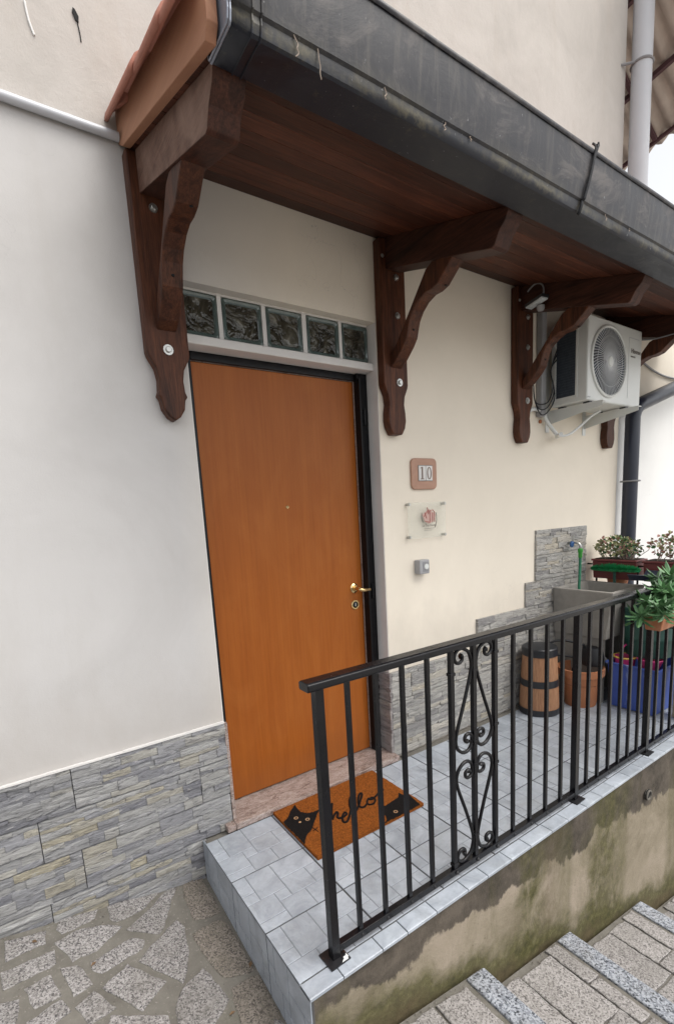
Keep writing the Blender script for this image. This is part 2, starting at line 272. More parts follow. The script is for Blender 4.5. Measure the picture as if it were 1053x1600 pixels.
def retaining():
    m, t, b = nodes('mossy_stained_plaster'); tc = N(t, 'ShaderNodeTexCoord'); sx = N(t, 'ShaderNodeSeparateXYZ'); t.links.new(tc.outputs['Object'], sx.inputs[0])
    v = coords(t)
    def math_(op, a, b2=None, c=None):
        n = N(t, 'ShaderNodeMath', operation=op)
        for i, x in enumerate((a, b2, c)):
            if x is None: continue
            if isinstance(x, bpy.types.NodeSocket): t.links.new(x, n.inputs[i])
            else: n.inputs[i].default_value = x
        return n.outputs[0]
    nb = noise(t, v, 3.0, 8, .65, .4)
    plast = ramp(t, nb, [(.3, (.16, .132, .09)), (.5, (.25, .212, .155)), (.7, (.36, .30, .24))])
    cem = ramp(t, noise(t, v, 9, 8, .7), [(.35, (.045, .038, .030)), (.65, (.12, .10, .08))])
    # ragged lower edge of the newer cement below the deck tiles
    edge = math_('MULTIPLY_ADD', noise(t, coords(t, (1, 1, .6)), 4.2, 7, .62), .42, sx.outputs[2])      # z + noise
    rampdown = math_('MULTIPLY_ADD', sx.outputs[0], .075, edge)
    mk = ramp(t, math_('ADD', rampdown, .85), [(.86, 0), (.90, 1)])
    mk0 = N(t, 'ShaderNodeMapRange'); mk0.inputs['From Min'].default_value = .112; mk0.inputs['From Max'].default_value = .13; t.links.new(rampdown, mk0.inputs['Value'])
    col = mix(t, mk0.outputs[0], plast, cem)
    # moss runs: tall streaks and a damp foot
    vs = coords(t, (1, 1, .16)); st = noise(t, vs, 3.1, 6, .6, .25)
    def band(c, wd, a=1.0):
        d = math_('ABSOLUTE', math_('SUBTRACT', sx.outputs[0], c)); d = math_('MULTIPLY_ADD', noise(t, v, 7, 5, .6), .30, d)
        n = N(t, 'ShaderNodeMapRange'); n.inputs['From Min'].default_value = wd + .15 - .07; n.inputs['From Max'].default_value = wd + .15 + .05; n.inputs['To Min'].default_value = a; n.inputs['To Max'].default_value = 0; t.links.new(d, n.inputs['Value']); return n.outputs[0]
    moss = ramp(t, noise(t, v, 26, 7, .75), [(.3, (.030, .029, .010)), (.52, (.075, .071, .024)), (.75, (.17, .155, .075))])
    brownish = ramp(t, noise(t, v, 14, 7, .7), [(.35, (.06, .045, .025)), (.7, (.13, .10, .055))])
    col = mix(t, ramp(t, st, [(.52, 0), (.70, .75)]), col, moss)
    pt_ = ramp(t, noise(t, coords(t, (1, 1, .45)), 11, 8, .75, .8), [(.36, .25), (.56, 1)])
    col = mix(t, mix(t, 1.0, band(.93, .10, .95), pt_, 'MULTIPLY'), col, moss); col = mix(t, mix(t, 1.0, band(1.50, .15, .8), pt_, 'MULTIPLY'), col, moss); col = mix(t, band(1.04, .05, .6), col, brownish)
    lowz = math_('MULTIPLY_ADD', sx.outputs[0], .31, sx.outputs[2]); lowz = math_('MULTIPLY_ADD', noise(t, v, 5, 7, .65), .34, lowz)
    ft = N(t, 'ShaderNodeMapRange'); ft.inputs['From Min'].default_value = -.02; ft.inputs['From Max'].default_value = .07; ft.inputs['To Min'].default_value = .85; ft.inputs['To Max'].default_value = 0; t.links.new(lowz, ft.inputs['Value'])
    col = mix(t, ft.outputs[0], col, moss)
    ft2 = N(t, 'ShaderNodeMapRange'); ft2.inputs['From Min'].default_value = -.12; ft2.inputs['From Max'].default_value = -.04; ft2.inputs['To Min'].default_value = .8; ft2.inputs['To Max'].default_value = 0; t.links.new(lowz, ft2.inputs['Value'])
    col = mix(t, ft2.outputs[0], col, brownish)
    sp = noise(t, v, 80, 4, .7); col = mix(t, ramp(t, sp, [(.62, 0), (.72, .5)]), col, (.06, .05, .035))
    t.links.new(col, b.inputs['Base Color']); b.inputs['Roughness'].default_value = .9; b.inputs['Specular IOR Level'].default_value = .25
    p = bump(t, b, mk0.outputs[0], -.35, .008); p = bump(t, b, nb, .5, .02, p); bump(t, b, noise(t, v, 75, 6, .75), .5, .006, p); return m
M['retaining'] = retaining()
def stained(name, base, stain, lo, hi, sc_=(1, 1, .4), ns=9, amt=.7, rough=.45):
    m, t, b = nodes(name); v = coords(t, sc_); f = noise(t, v, ns, 7, .7, .6); g = noise(t, coords(t), 4, 5, .6)
    col = ramp(t, g, [(.3, tuple(x * .75 for x in base)), (.7, base)]); col = mix(t, ramp(t, f, [(lo, 0), (hi, amt)]), col, stain)
    t.links.new(col, b.inputs['Base Color']); b.inputs['Roughness'].default_value = rough; bump(t, b, f, .15, .003); return m
M['blue_tub'] = stained('blue_plastic_tub_worn', (.05, .10, .40), (.35, .40, .55), .60, .70, amt=.75)
M['terracotta_pot'] = stained('terracotta_pot_worn', (.42, .16, .07), (.55, .40, .30), .52, .75, amt=.45, rough=.65)
M['iron_foot'] = stained('rusty_black_iron', (.008, .008, .010), (.10, .04, .02), .60, .68, (1, 1, 1), 45, .8)
M['barrel'] = wood('light_barrel_wood_b', (.46, .25, .14), (.33, .165, .09), 'z', .55, var=0, fine=True, bs=.3)
def mortar():
    m, t, b = nodes('cement_mortar'); v = coords(t); a = noise(t, v, 6, 8, .7, .4); col = ramp(t, a, [(.3, (.115, .106, .092)), (.7, (.195, .182, .16))])
    col = mix(t, ramp(t, noise(t, v, 3.2, 8, .75, .3), [(.56, 0), (.70, .5)]), col, (.085, .082, .052)); col = mix(t, ramp(t, noise(t, v, 90, 4, .7), [(.60, 0), (.68, .6)]), col, (.30, .28, .25)); col = mix(t, ramp(t, noise(t, v, 2.1, 6, .7), [(.56, 0), (.72, .55)]), col, (.07, .06, .05))
    t.links.new(col, b.inputs['Base Color']); b.inputs['Roughness'].default_value = .93; b.inputs['Specular IOR Level'].default_value = .2
    p = bump(t, b, a, .5, .01); bump(t, b, noise(t, v, 120, 6, .75), .6, .004, p); return m
M['cement'] = mortar()
def veined():
    m, t, b = nodes('veined_brown_marble'); v = coords(t, (1.2, 3.2, 3.2), rot=(0, 0, R(18))); n1 = noise(t, v, 5, 9, .72, 1.8); n2 = noise(t, v, 9, 8, .7, 3.0)
    col = ramp(t, n1, [(.32, (.115, .075, .06)), (.48, (.24, .175, .15)), (.66, (.37, .30, .27))]); col = mix(t, ramp(t, n2, [(.47, 0), (.50, .75), (.53, 0)]), col, (.56, .50, .47)); col = mix(t, ramp(t, n2, [(.36, .7), (.44, 0)]), col, (.09, .05, .04))
    t.links.new(col, b.inputs['Base Color']); b.inputs['Roughness'].default_value = .4; bump(t, b, n1, .1, .002); return m
M['marble'] = veined()
M['leaf_dry'] = simple('dry_leaf', (.20, .12, .06), (.10, .06, .03), 20, .8)

# ---------------------------------------------------------------- mesh helpers
class MB:
    def __init__(s): s.v = []; s.f = []; s.m = []; s.t = []
    def add(s, vs, fs, mat=0, tone=1.0):
        o = len(s.v); s.v += [tuple(p) for p in vs]
        for f in fs: s.f.append(tuple(i + o for i in f)); s.m.append(mat); s.t.append(tone)
    def box(s, x0, x1, y0, y1, z0, z1, mat=0, tone=1.0):
        s.add([(x0, y0, z0), (x1, y0, z0), (x1, y1, z0), (x0, y1, z0), (x0, y0, z1), (x1, y0, z1), (x1, y1, z1), (x0, y1, z1)],
              [(0, 3, 2, 1), (4, 5, 6, 7), (0, 1, 5, 4), (1, 2, 6, 5), (2, 3, 7, 6), (3, 0, 4, 7)], mat, tone)
    def prism(s, poly, axis, a, b, mat=0, tone=1.0):
        """poly: 2-D outline; axis: 0,1,2 extruded from a to b"""
        n = len(poly); area = sum(poly[i][0] * poly[(i + 1) % n][1] - poly[(i + 1) % n][0] * poly[i][1] for i in range(n))
        if area < 0: poly = poly[::-1]
        def P(p, h): return {0: (h, p[0], p[1]), 1: (p[0], h, p[1]), 2: (p[0], p[1], h)}[axis]
        lo, hi = min(a, b), max(a, b)
        vs = [P(p, lo) for p in poly] + [P(p, hi) for p in poly]
        fs = [tuple(reversed(range(n))), tuple(range(n, 2 * n))] + [(i, (i + 1) % n, n + (i + 1) % n, n + i) for i in range(n)]
        if axis == 1: fs = [tuple(reversed(f)) for f in fs]
        s.add(vs, fs, mat, tone)
    def tube(s, pts, r, n=8, mat=0, closed=False, tone=1.0, flat=None):
        pts = [Vector(p) for p in pts]; k = len(pts); rings = []; up = None
        for i, p in enumerate(pts):
            if closed: d = (pts[(i + 1) % k] - pts[i - 1])
            else: d = pts[min(i + 1, k - 1)] - pts[max(i - 1, 0)]
            d.normalize()
            if up is None:
                up = Vector((0, 0, 1)) if abs(d.z) < .9 else Vector((0, 1, 0))
            up = (up - d * up.dot(d)).normalized(); sd_ = d.cross(up)
            rr = r[i] if hasattr(r, '__len__') else r
            rings.append([p + (up * math.cos(2 * PI * j / n + PI / n) + sd_ * math.sin(2 * PI * j / n + PI / n)) * rr for j in range(n)])
        vs = [q for rg in rings for q in rg]; fs = []
        for i in range(k if closed else k - 1):
            a = i * n; b = ((i + 1) % k) * n
            for j in range(n): fs.append((a + j, b + j, b + (j + 1) % n, a + (j + 1) % n))
        if not closed: fs += [tuple(range(n)), tuple(reversed(range((k - 1) * n, k * n)))]
        s.add(vs, fs, mat, tone)
    def lathe(s, prof, c=(0, 0, 0), n=28, axis=2, mat=0, cap=True, tone=1.0):
        vs = []; fs = []
        for r, h in prof:
            for j in range(n):
                a = 2 * PI * j / n; p = [r * math.cos(a), r * math.sin(a), h]
                if axis == 1: p = [p[0], h, -p[1]]
                if axis == 0: p = [h, p[0], p[1]]
                vs.append((p[0] + c[0], p[1] + c[1], p[2] + c[2]))
        for i in range(len(prof) - 1):
            for j in range(n): fs.append((i * n + j, i * n + (j + 1) % n, (i + 1) * n + (j + 1) % n, (i + 1) * n + j))
        if cap: fs += [tuple(reversed(range(n))), tuple(range((len(prof) - 1) * n, len(prof) * n))]
        s.add(vs, fs, mat, tone)
    def mesh(s, name, mats, smooth=False):
        me = bpy.data.meshes.new(name); me.from_pydata(s.v, [], s.f); me.update()
        for m in (mats if isinstance(mats, (list, tuple)) else [mats]): me.materials.append(M[m] if isinstance(m, str) else m)
        for p, mi, in zip(me.polygons, s.m): p.material_index = mi; p.use_smooth = smooth
        a = me.attributes.new('tone', 'FLOAT', 'FACE'); a.data.foreach_set('value', s.t)
        return me
    def obj(s, name, mats, parent=None, smooth=False, bev=0, seg=2, auto=False):
        o = bpy.data.objects.new(name, s.mesh(name, mats, smooth)); link(o, parent)
        if bev:
            b = o.modifiers.new('bevel', 'BEVEL'); b.width = bev; b.segments = seg; b.limit_method = 'ANGLE'; b.angle_limit = R(35)
        if smooth and auto: smooth_by_angle(o.data)
        return o
def smooth_by_angle(me, ang=35):
    bm = bmesh.new(); bm.from_mesh(me)
    for e in bm.edges:
        if len(e.link_faces) == 2 and e.calc_face_angle(0) > R(ang): e.smooth = False
    bm.to_mesh(me); bm.free()
def link(o, parent=None):
    C.objects.link(o)
    if parent is not None: o.parent = parent; o.matrix_parent_inverse = Matrix.Identity(4); o.location = Vector(o.location) - wloc(parent)
    return o
def wloc(o):
    v = Vector((0, 0, 0))
    while o is not None: v += o.location; o = o.parent
    return v
def tag(o, label=None, cat=None, group=None, kind=None):
    if label: o['label'] = label
    if cat: o['category'] = cat
    if group: o['group'] = group
    if kind: o['kind'] = kind
    return o
def thing(name, label, cat, loc=(0, 0, 0), group=None):
    o = bpy.data.objects.new(name, None); C.objects.link(o); o.location = loc; o.empty_display_size = .1
    return tag(o, label, cat, group)
def copy_part(src, parent, dloc):
    o = src.copy(); C.objects.link(o); o.parent = parent; o.location = dloc; return o
def arc(cx, cy, r, a0, a1, n):
    return [(cx + r * math.cos(R(a0 + (a1 - a0) * i / n)), cy + r * math.sin(R(a0 + (a1 - a0) * i / n))) for i in range(n + 1)]
def smooth_path(pts, n=6):
    """Catmull-Rom through the points"""
    P = [Vector(p) for p in pts]; out = []
    for i in range(len(P) - 1):
        p0 = P[max(i - 1, 0)]; p1 = P[i]; p2 = P[i + 1]; p3 = P[min(i + 2, len(P) - 1)]
        for k in range(n):
            t = k / n; out.append(.5 * ((2 * p1) + (p2 - p0) * t + (2 * p0 - 5 * p1 + 4 * p2 - p3) * t * t + (3 * p1 - p0 - 3 * p2 + p3) * t ** 3))
    out.append(P[-1]); return out
M['alley_paving'] = simple('pale_alley_paving', (.46, .44, .41), (.38, .36, .33), 3, .9, bs=.3)
STONES = [[[-0.874, -0.038], [-0.756, -0.044], [-0.76, -0.1], [-0.871, -0.123]], [[-0.882, -0.171], [-0.739, -0.144], [-0.737, -0.207], [-0.879, -0.239]], [[-0.731, -0.118], [-0.66, -0.087], [-0.584, -0.1], [-0.522, -0.136], [-0.552, -0.163], [-0.612, -0.205], [-0.687, -0.217], [-0.701, -0.176]], [[-0.717, -0.054], [-0.704, -0.008], [-0.582, -0.012], [-0.598, -0.054], [-0.705, -0.082]], [[-0.539, -0.006], [-0.349, -0.002], [-0.381, -0.044], [-0.446, -0.088], [-0.528, -0.104], [-0.546, -0.08]], [[-0.501, -0.16], [-0.433, -0.115], [-0.335, -0.032], [-0.287, -0.019], [-0.38, -0.201], [-0.406, -0.222]], [[-0.637, -0.255], [-0.499, -0.208], [-0.461, -0.236], [-0.482, -0.271], [-0.612, -0.311], [-0.635, -0.283]], [[-0.331, -0.195], [-0.317, -0.242], [-0.335, -0.353], [-0.388, -0.459], [-0.492, -0.316], [-0.421, -0.256]], [[-0.722, -0.239], [-0.674, -0.244], [-0.644, -0.34], [-0.698, -0.356]], [[-0.616, -0.37], [-0.533, -0.316], [-0.442, -0.438], [-0.529, -0.501], [-0.578, -0.426]], [[-0.827, -0.266], [-0.756, -0.244], [-0.737, -0.339], [-0.806, -0.35]], [[-0.932, -0.28], [-0.845, -0.299], [-0.842, -0.328], [-0.862, -0.381], [-0.919, -0.387]], [[-0.826, -0.389], [-0.738, -0.355], [-0.715, -0.409], [-0.784, -0.442], [-0.833, -0.433]], [[-0.699, -0.404], [-0.643, -0.367], [-0.6, -0.457], [-0.675, -0.482]], [[-0.653, -0.561], [-0.61, -0.482], [-0.466, -0.558], [-0.473, -0.66]], [[-0.25, -0.0], [-0.17, -0.002], [-0.164, -0.234], [-0.27, -0.233], [-0.272, -0.089]], [[-0.442, -0.547], [-0.399, -0.486], [-0.311, -0.44], [-0.273, -0.596], [-0.391, -0.68], [-0.451, -0.625]], [[-0.303, -0.282], [-0.186, -0.256], [-0.163, -0.292], [-0.159, -0.539], [-0.268, -0.516], [-0.3, -0.345]], [[-0.257, -0.557], [-0.152, -0.548], [-0.154, -0.732], [-0.276, -0.775], [-0.276, -0.662]]]
ART = {"catl": [[0.164, -0.162], [0.203, -0.146], [0.244, -0.103], [0.28, -0.076], [0.274, -0.116], [0.273, -0.144], [0.291, -0.172], [0.317, -0.182], [0.354, -0.183], [0.321, -0.211], [0.29, -0.243], [0.264, -0.269], [0.243, -0.29], [0.214, -0.304], [0.191, -0.329], [0.164, -0.353], [0.165, -0.263]], "eyes": [[0.233, -0.172], [0.269, -0.214], [0.232, -0.21]], "catr": [[0.58, -0.342], [0.605, -0.36], [0.654, -0.351], [0.694, -0.347], [0.723, -0.318], [0.727, -0.353], [0.752, -0.362], [0.741, -0.41], [0.736, -0.456], [0.63, -0.462], [0.52, -0.463], [0.542, -0.446], [0.556, -0.425], [0.556, -0.392], [0.575, -0.382]], "eyer": [[0.611, -0.426], [0.72, -0.403]], "h": [[0.423, -0.182], [0.387, -0.232], [0.355, -0.286], [0.372, -0.271], [0.397, -0.254], [0.402, -0.262], [0.383, -0.288], [0.385, -0.301]], "e": [[0.385, -0.301], [0.411, -0.303], [0.43, -0.294], [0.427, -0.28], [0.404, -0.297], [0.385, -0.33], [0.392, -0.344], [0.419, -0.326]], "l1": [[0.419, -0.326], [0.473, -0.27], [0.521, -0.219], [0.536, -0.185], [0.503, -0.214], [0.47, -0.267], [0.467, -0.299], [0.485, -0.297]], "l2": [[0.485, -0.297], [0.538, -0.252], [0.581, -0.209], [0.567, -0.205], [0.53, -0.246], [0.509, -0.291], [0.523, -0.303], [0.55, -0.29]], "o": [[0.581, -0.26], [0.558, -0.279], [0.552, -0.304], [0.573, -0.31], [0.599, -0.29], [0.601, -0.268], [0.581, -0.267], [0.587, -0.279], [0.622, -0.267], [0.663, -0.247], [0.685, -0.249]], "whisk": [[0.255, -0.277], [0.258, -0.302], [0.26, -0.323], [0.246, -0.3], [0.259, -0.3], [0.273, -0.292]], "corners": [[0.17, -0.058], [0.76, -0.057], [0.736, -0.456], [0.158, -0.464]]}
rng = random.Random(7)
# ================================================================ HOUSE
X0, X1, JX, TOPZ = -3.4, 3.26, 0.957, 8.0
house = thing('house', 'cream plastered house front with an orange door and grey stone-look tile base', 'house', (0, 0, 0))
mb = MB()
mb.box(X0, 0, 0, .3, -1.6, 2.697)                       # left of the door
mb.box(JX, X1 + .08, 0, .3, -2.2, 2.697)                      # right of the door
mb.box(0, JX, 0.002, .3, -1.6, -.02)                    # below the sill
# above the door: face, niche soffit sloping up to the blocks
mb.add([(0, 0, 2.291), (JX, 0, 2.291), (JX, 0, 2.697), (0, 0, 2.697), (0, .3, 2.31), (JX, .3, 2.31), (JX, .3, 2.697), (0, .3, 2.697)],
       [(0, 1, 2, 3), (0, 4, 5, 1), (4, 7, 6, 5)])
mb.obj('lower_wall', 'paint_lower', house)
mb = MB(); mb.box(X0, X1, -.004, .3, 2.70, TOPZ); mb.obj('upper_wall', 'paint_upper', house)
mb = MB(); mb.box(X1 - .35, X1 - .002, .3, 6, -2.2, TOPZ); mb.obj('side_wall', 'paint_upper', house)
# white painted reveal (jamb liners) and the lintel under the glass blocks
mb = MB(); mb.box(JX - .004, JX - .0005, .0015, .155, .497, 2.335); mb.obj('jamb_lining', 'white_plaster', house)
mb = MB(); mb.box(.0005, .004, .0015, .155, .497, 2.335); mb.obj('jamb_lining', 'white_plaster', house)
mb = MB(); mb.prism([(.020, 2.072), (.19, 2.072), (.19, 2.1165), (.0615, 2.1165), (.024, 2.108)], 0, .004, JX - .004); mb.obj('lintel', 'white_plaster', house, bev=.006)
# glass blocks
GBX = [(-.012, .170), (.190, .371), (.392, .573), (.597, .777), (.795, .9515)]
mb = MB(); mb.box(.0042, JX - .0042, .075, .2, 2.1167, 2.36)
for (a_, b_), (c_, d_) in zip(GBX[:-1], GBX[1:]): mb.box(b_ + .001, c_ - .001, .062, .0748, 2.1168, 2.36)
for a_, b_ in GBX: mb.box(max(.0043, a_ - .001), b_ + .0009, .0625, .0747, 2.2872, 2.36)
win = mb.obj('glass_block_window', 'white_plaster', house)
def glass_block():
    m = MB(); W = .191 / 2; H = .181 / 2
    # outer rim, rounded bevel, recessed wavy face
    def ring(w_, h_, y, r, n=4):
        pts = []
        for cx, cz, a in ((w_ - r, h_ - r, 0), (-w_ + r, h_ - r, 90), (-w_ + r, -h_ + r, 180), (w_ - r, -h_ + r, 270)):
            pts += [(cx + r * math.cos(R(a + 90 * i / n)), y, cz + r * math.sin(R(a + 90 * i / n))) for i in range(n + 1)]
        return pts
    rings = [ring(W, H, .020, .012), ring(W - .001, H - .001, .004, .014), ring(W - .007, H - .007, -.001, .016), ring(W - .016, H - .016, .003, .014), ring(W - .021, H - .021, .012, .012)]
    k = len(rings[0]); vs = [p for r in rings for p in r]; fs = []
    for i in range(4):
        for j in range(k): fs.append((i * k + j, i * k + (j + 1) % k, (i + 1) * k + (j + 1) % k, (i + 1) * k + j))
    m.add(vs, fs, 0); m.add(rings[-1], [tuple(range(k))], 1)
    # inner lip seen through the face
    return m.mesh('glass_block', ['block_edge', 'block_wavy'])
gbm = glass_block()
for i in range(5):
    a_, b_ = GBX[i]; a_ = max(a_, .006); wd = (b_ - a_) / .191
    o = bpy.data.objects.new('glass_block', gbm); link(o, win); o.location = Vector(((a_ + b_) / 2, .061, 2.2020)) - wloc(win)
    o.scale = (wd, .6, .169 / .181)
# door
fr = MB()
fr.box(.004, .052, .105, .17, .03, 2.071); fr.box(.889, JX - .0045, .085, .17, .03, 2.071); fr.box(.052, .889, .105, .17, 2.038, 2.071)
fr.box(.889, .899, .066, .085, .03, 2.045)
fr.obj('door_frame', 'black_frame', house, bev=.003)
mb = MB(); mb.box(.055, .887, .122, .165, .036, 2.035); door = mb.obj('door', 'door', house, bev=.003)
mb = MB(); mb.box(.053, .889, .119, .1215, 2.0355, 2.0375); mb.box(.8875, .8888, .112, .1218, .036, 2.036); mb.obj('door_edge_trim', 'marble', door)
mb = MB(); mb.lathe([(.0, -.008), (.018, -.009), (.026, -.004), (.027, 0)], (.832, .122, .975), 24, axis=1)
mb.tube([(.832, .118, .975), (.832, .072, .975)], .0095, 12)
mb.tube(smooth_path([(.832, .080, .974), (.833, .067, .972), (.848, .062, .968), (.87, .066, .965), (.90, .072, .964)], 4), [.011] * 9 + [.0105] * 4 + [.009] * 4, 12)
mb.obj('handle', 'brass', door, smooth=True, auto=True)
mb = MB(); mb.lathe([(.017, 0.0), (.018, -.006), (.0245, -.006), (.0265, -.003), (.027, 0)], (.832, .122, .884), 24, axis=1, cap=False); l1 = mb.obj('lock_ring', 'brass', door, smooth=True, auto=True)
mb = MB(); mb.lathe([(.018, -.001), (.012, -.003), (.0001, -.0035)], (.832, .122, .884), 20, axis=1); mb.box(.829, .835, .113, .1195, .876, .895, 1); mb.obj('lock_cylinder', ['dark', 'steel'], door)
mb = MB(); mb.lathe([(.0001, -.004), (.006, -.005), (.0085, -.002), (.009, 0)], (.462, .122, 1.42), 16, axis=1); mb.box(.4595, .4645, .1155, .1185, 1.4175, 1.4225, 1); mb.obj('peephole', ['brass', 'dark'], door)
for z in (1.86, .95, .22):
    mb = MB(); mb.tube([(.928, .082, z - .04), (.928, .082, z + .04)], .008, 10); mb.obj('hinge', 'black_frame', door, smooth=True, auto=True)
# marble sill
mb = MB(); mb.box(-.004, .957, -.058, .165, -.0, .030); mb.box(-.045, -.005, -.056, -.0165, -.0, .030); mb.obj('door_sill', 'marble', house, bev=.004)
mb = MB(); mb.box(1.0, 2.9, -.0585, -.0165, -.012, -.0035); mb.obj('skirt_mortar', 'cement', house)

# split-stone look cladding tiles
def clad_mesh(wd, ht, seed, d=.013):
    r = random.Random(seed); m = MB(); m.box(0, wd, -d + .004, 0, 0, ht, 0, .3)
    z = 0; rows = []
    while z < ht - .006:
        h = min(r.choice([.016, .021, .026, .031, .038]), ht - z)
        if ht - z - h < .01: h = ht - z
        rows.append((z, h)); z += h
    for z, h in rows:
        x = 0
        while x < wd - .004:
            l = min(r.uniform(.05, .2), wd - x)
            if wd - x - l < .025: l = wd - x
            p = -d - r.uniform(-.0035, .0055); tone = min(1, max(0, r.gauss(.48, .28)))
            k = max(2, int(l / .022)); top = []; bot = []; amp = .0022
            e = .0006
            jt = [r.uniform(-amp, amp) for _ in range(k + 1)]; jb = [r.uniform(-amp, amp) for _ in range(k + 1)]
            yt = [p + r.uniform(-.002, .0022) for _ in range(k + 1)]; yb = [p + r.uniform(-.0022, .002) for _ in range(k + 1)]; ym = [p - r.uniform(0, .002) for _ in range(k + 1)]
            if z + h >= ht - 1e-5: jt = [-abs(q) * .5 for q in jt]
            if z <= 1e-5: jb = [abs(q) * .5 for q in jb]
            xs = [x + e + (l - 2 * e) * i / k for i in range(k + 1)]
            vs = [(xs[i], yb[i], z + e + jb[i]) for i in range(k + 1)] + [(xs[i], ym[i], z + h * .5 + jt[i]) for i in range(k + 1)] + [(xs[i], yt[i], z + h - e + jt[i]) for i in range(k + 1)]
            vs += [(xs[i], -.004, z + jb[i]) for i in range(k + 1)] + [(xs[i], -.004, z + h + jt[i]) for i in range(k + 1)]
            K = k + 1; fs = []
            for i in range(k): fs += [(i, i + 1, K + i + 1, K + i), (K + i, K + i + 1, 2 * K + i + 1, 2 * K + i), (2 * K + i, 2 * K + i + 1, 4 * K + i + 1, 4 * K + i), (3 * K + i, 3 * K + i + 1, i + 1, i)]
            fs += [(3 * K, 0, K, 2 * K, 4 * K), (k, 3 * K + k, 4 * K + k, 2 * K + k, K + k)]
            m.add(vs, fs, 0, tone); x += l
    return m
_cc = {}
def clad(x0, x1, z0, z1, mat, seed, rot=0, loc=None):
    z0 += .0009; z1 -= .0009
    key = (round(x1 - x0, 3), round(z1 - z0, 3), mat, seed % 4)
    if key not in _cc: _cc[key] = clad_mesh(x1 - x0, z1 - z0, seed).mesh('cladding_tile', [mat])
    o = bpy.data.objects.new('cladding_tile', _cc[key]); link(o, house)
    o.location = loc or (x0, -.0, z0); o.rotation_euler = (0, 0, rot); return o
G = .0012
# left of the door: courses and upright joints as in the photograph
bk_ = MB(); bk_.box(-3.3, -.001, -.0035, .001, -.9, .4925); bk_.box(JX + .001, 2.899, -.0035, .001, .001, .4955); bk_.obj('tile_bed', 'grout_dark', house)
rows = [(.328, .493, [0, -.597, -1.194, -1.79, -2.39]), (.161, .326, [0, -.128, -.722, -1.318, -1.91, -2.5]), (-.006, .159, [0, -.005, -.600, -1.197, -1.79, -2.39]),
        (-.173, -.008, [-.13, -.724, -1.318, -1.91, -2.5]), (-.34, -.175, [-.15, -.60, -1.2, -1.79]) ]
sd_ = 0
for z0, z1, js in rows:
    for a, b_ in zip(js[:-1], js[1:]):
        if a - b_ < .02: continue
        sd_ += 1; clad(b_ + G, a - (G if a else 0), z0, z1, 'clad_left', sd_)
# right of the door
rrows = [(.331, .496, [JX, 1.10, 1.695, 2.29, 2.9]), (.166, .329, [JX, 1.395, 1.99, 2.585, 2.9]), (.001, .164, [JX, 1.24, 1.60, 2.19, 2.9]),
         (.498, .680, [1.665, 2.16, 2.755, 2.9]), (.682, .848, [2.16, 2.46, 2.9]), (.850, 1.022, [2.27, 2.585, 2.9]), (1.024, 1.195, [2.27, 2.68, 2.9])]
for z0, z1, js in rrows:
    for a, b_ in zip(js[:-1], js[1:]):
        sd_ += 1; clad(a + (G if a != JX else 0), b_ - G, z0, z1, 'clad_right', sd_)
for z0, z1 in ((.331, .496), (.166, .329), (.001, .164)):     # on the right reveal, facing the door
    sd_ += 1; clad(0, .100, z0, z1, 'clad_reveal', sd_, rot=-PI / 2, loc=(JX, .098 - .012, z0))
mb = MB(); mb.box(-.002, 0.012, -.0155, .0, .031, .493); mb.obj('corner_strip', 'marble', house)
mb = MB()      # painted bead above the tiles, a bit rough
for i in range(24):
    x = -3.3 + i * 3.3 / 24; mb.box(x, x + 3.3 / 24, -.0145 - rng.uniform(0, .002), -.001, .4935, .4985 + rng.uniform(0, .004))
mb.obj('plaster_bead', 'white_plaster', house)

# mark left by a scraped cable and a nail hole with a rust run
m1 = MB(); m1.lathe([(.0001, -.003), (.008, -.002), (.010, .002)], (0, 0, 0), 10, axis=1)
mb = MB(); pts = [(-.265, -.0045, 3.032), (-.262, -.0045, 3.045), (-.256, -.0045, 3.042), (-.247, -.0045, 3.025), (-.249, -.0045, 3.008), (-.258, -.0045, 3.012)]
mb.add(pts + [(p[0], -.009, p[2]) for p in pts], [tuple(range(6, 12))] + [(i, (i + 1) % 6, 6 + (i + 1) % 6, 6 + i) for i in range(6)])
nail = mb.obj('wall_hook', 'dark', None); tag(nail, 'small dark rusty hook with a wire end on the upper wall left of the canopy', 'hook')
mb = MB(); mb.tube(smooth_path([(-.253, -.006, 3.012), (-.249, -.006, 2.98), (-.248, -.006, 2.955)], 3), .0016, 6); mb.obj('wire_end', 'dark', nail)
mb = MB(); mb.tube(smooth_path([(-.400, -.006, 3.00), (-.395, -.006, 2.95), (-.385, -.006, 2.915)], 3), .0035, 6); o = mb.obj('paint_drip', 'far_white', house)

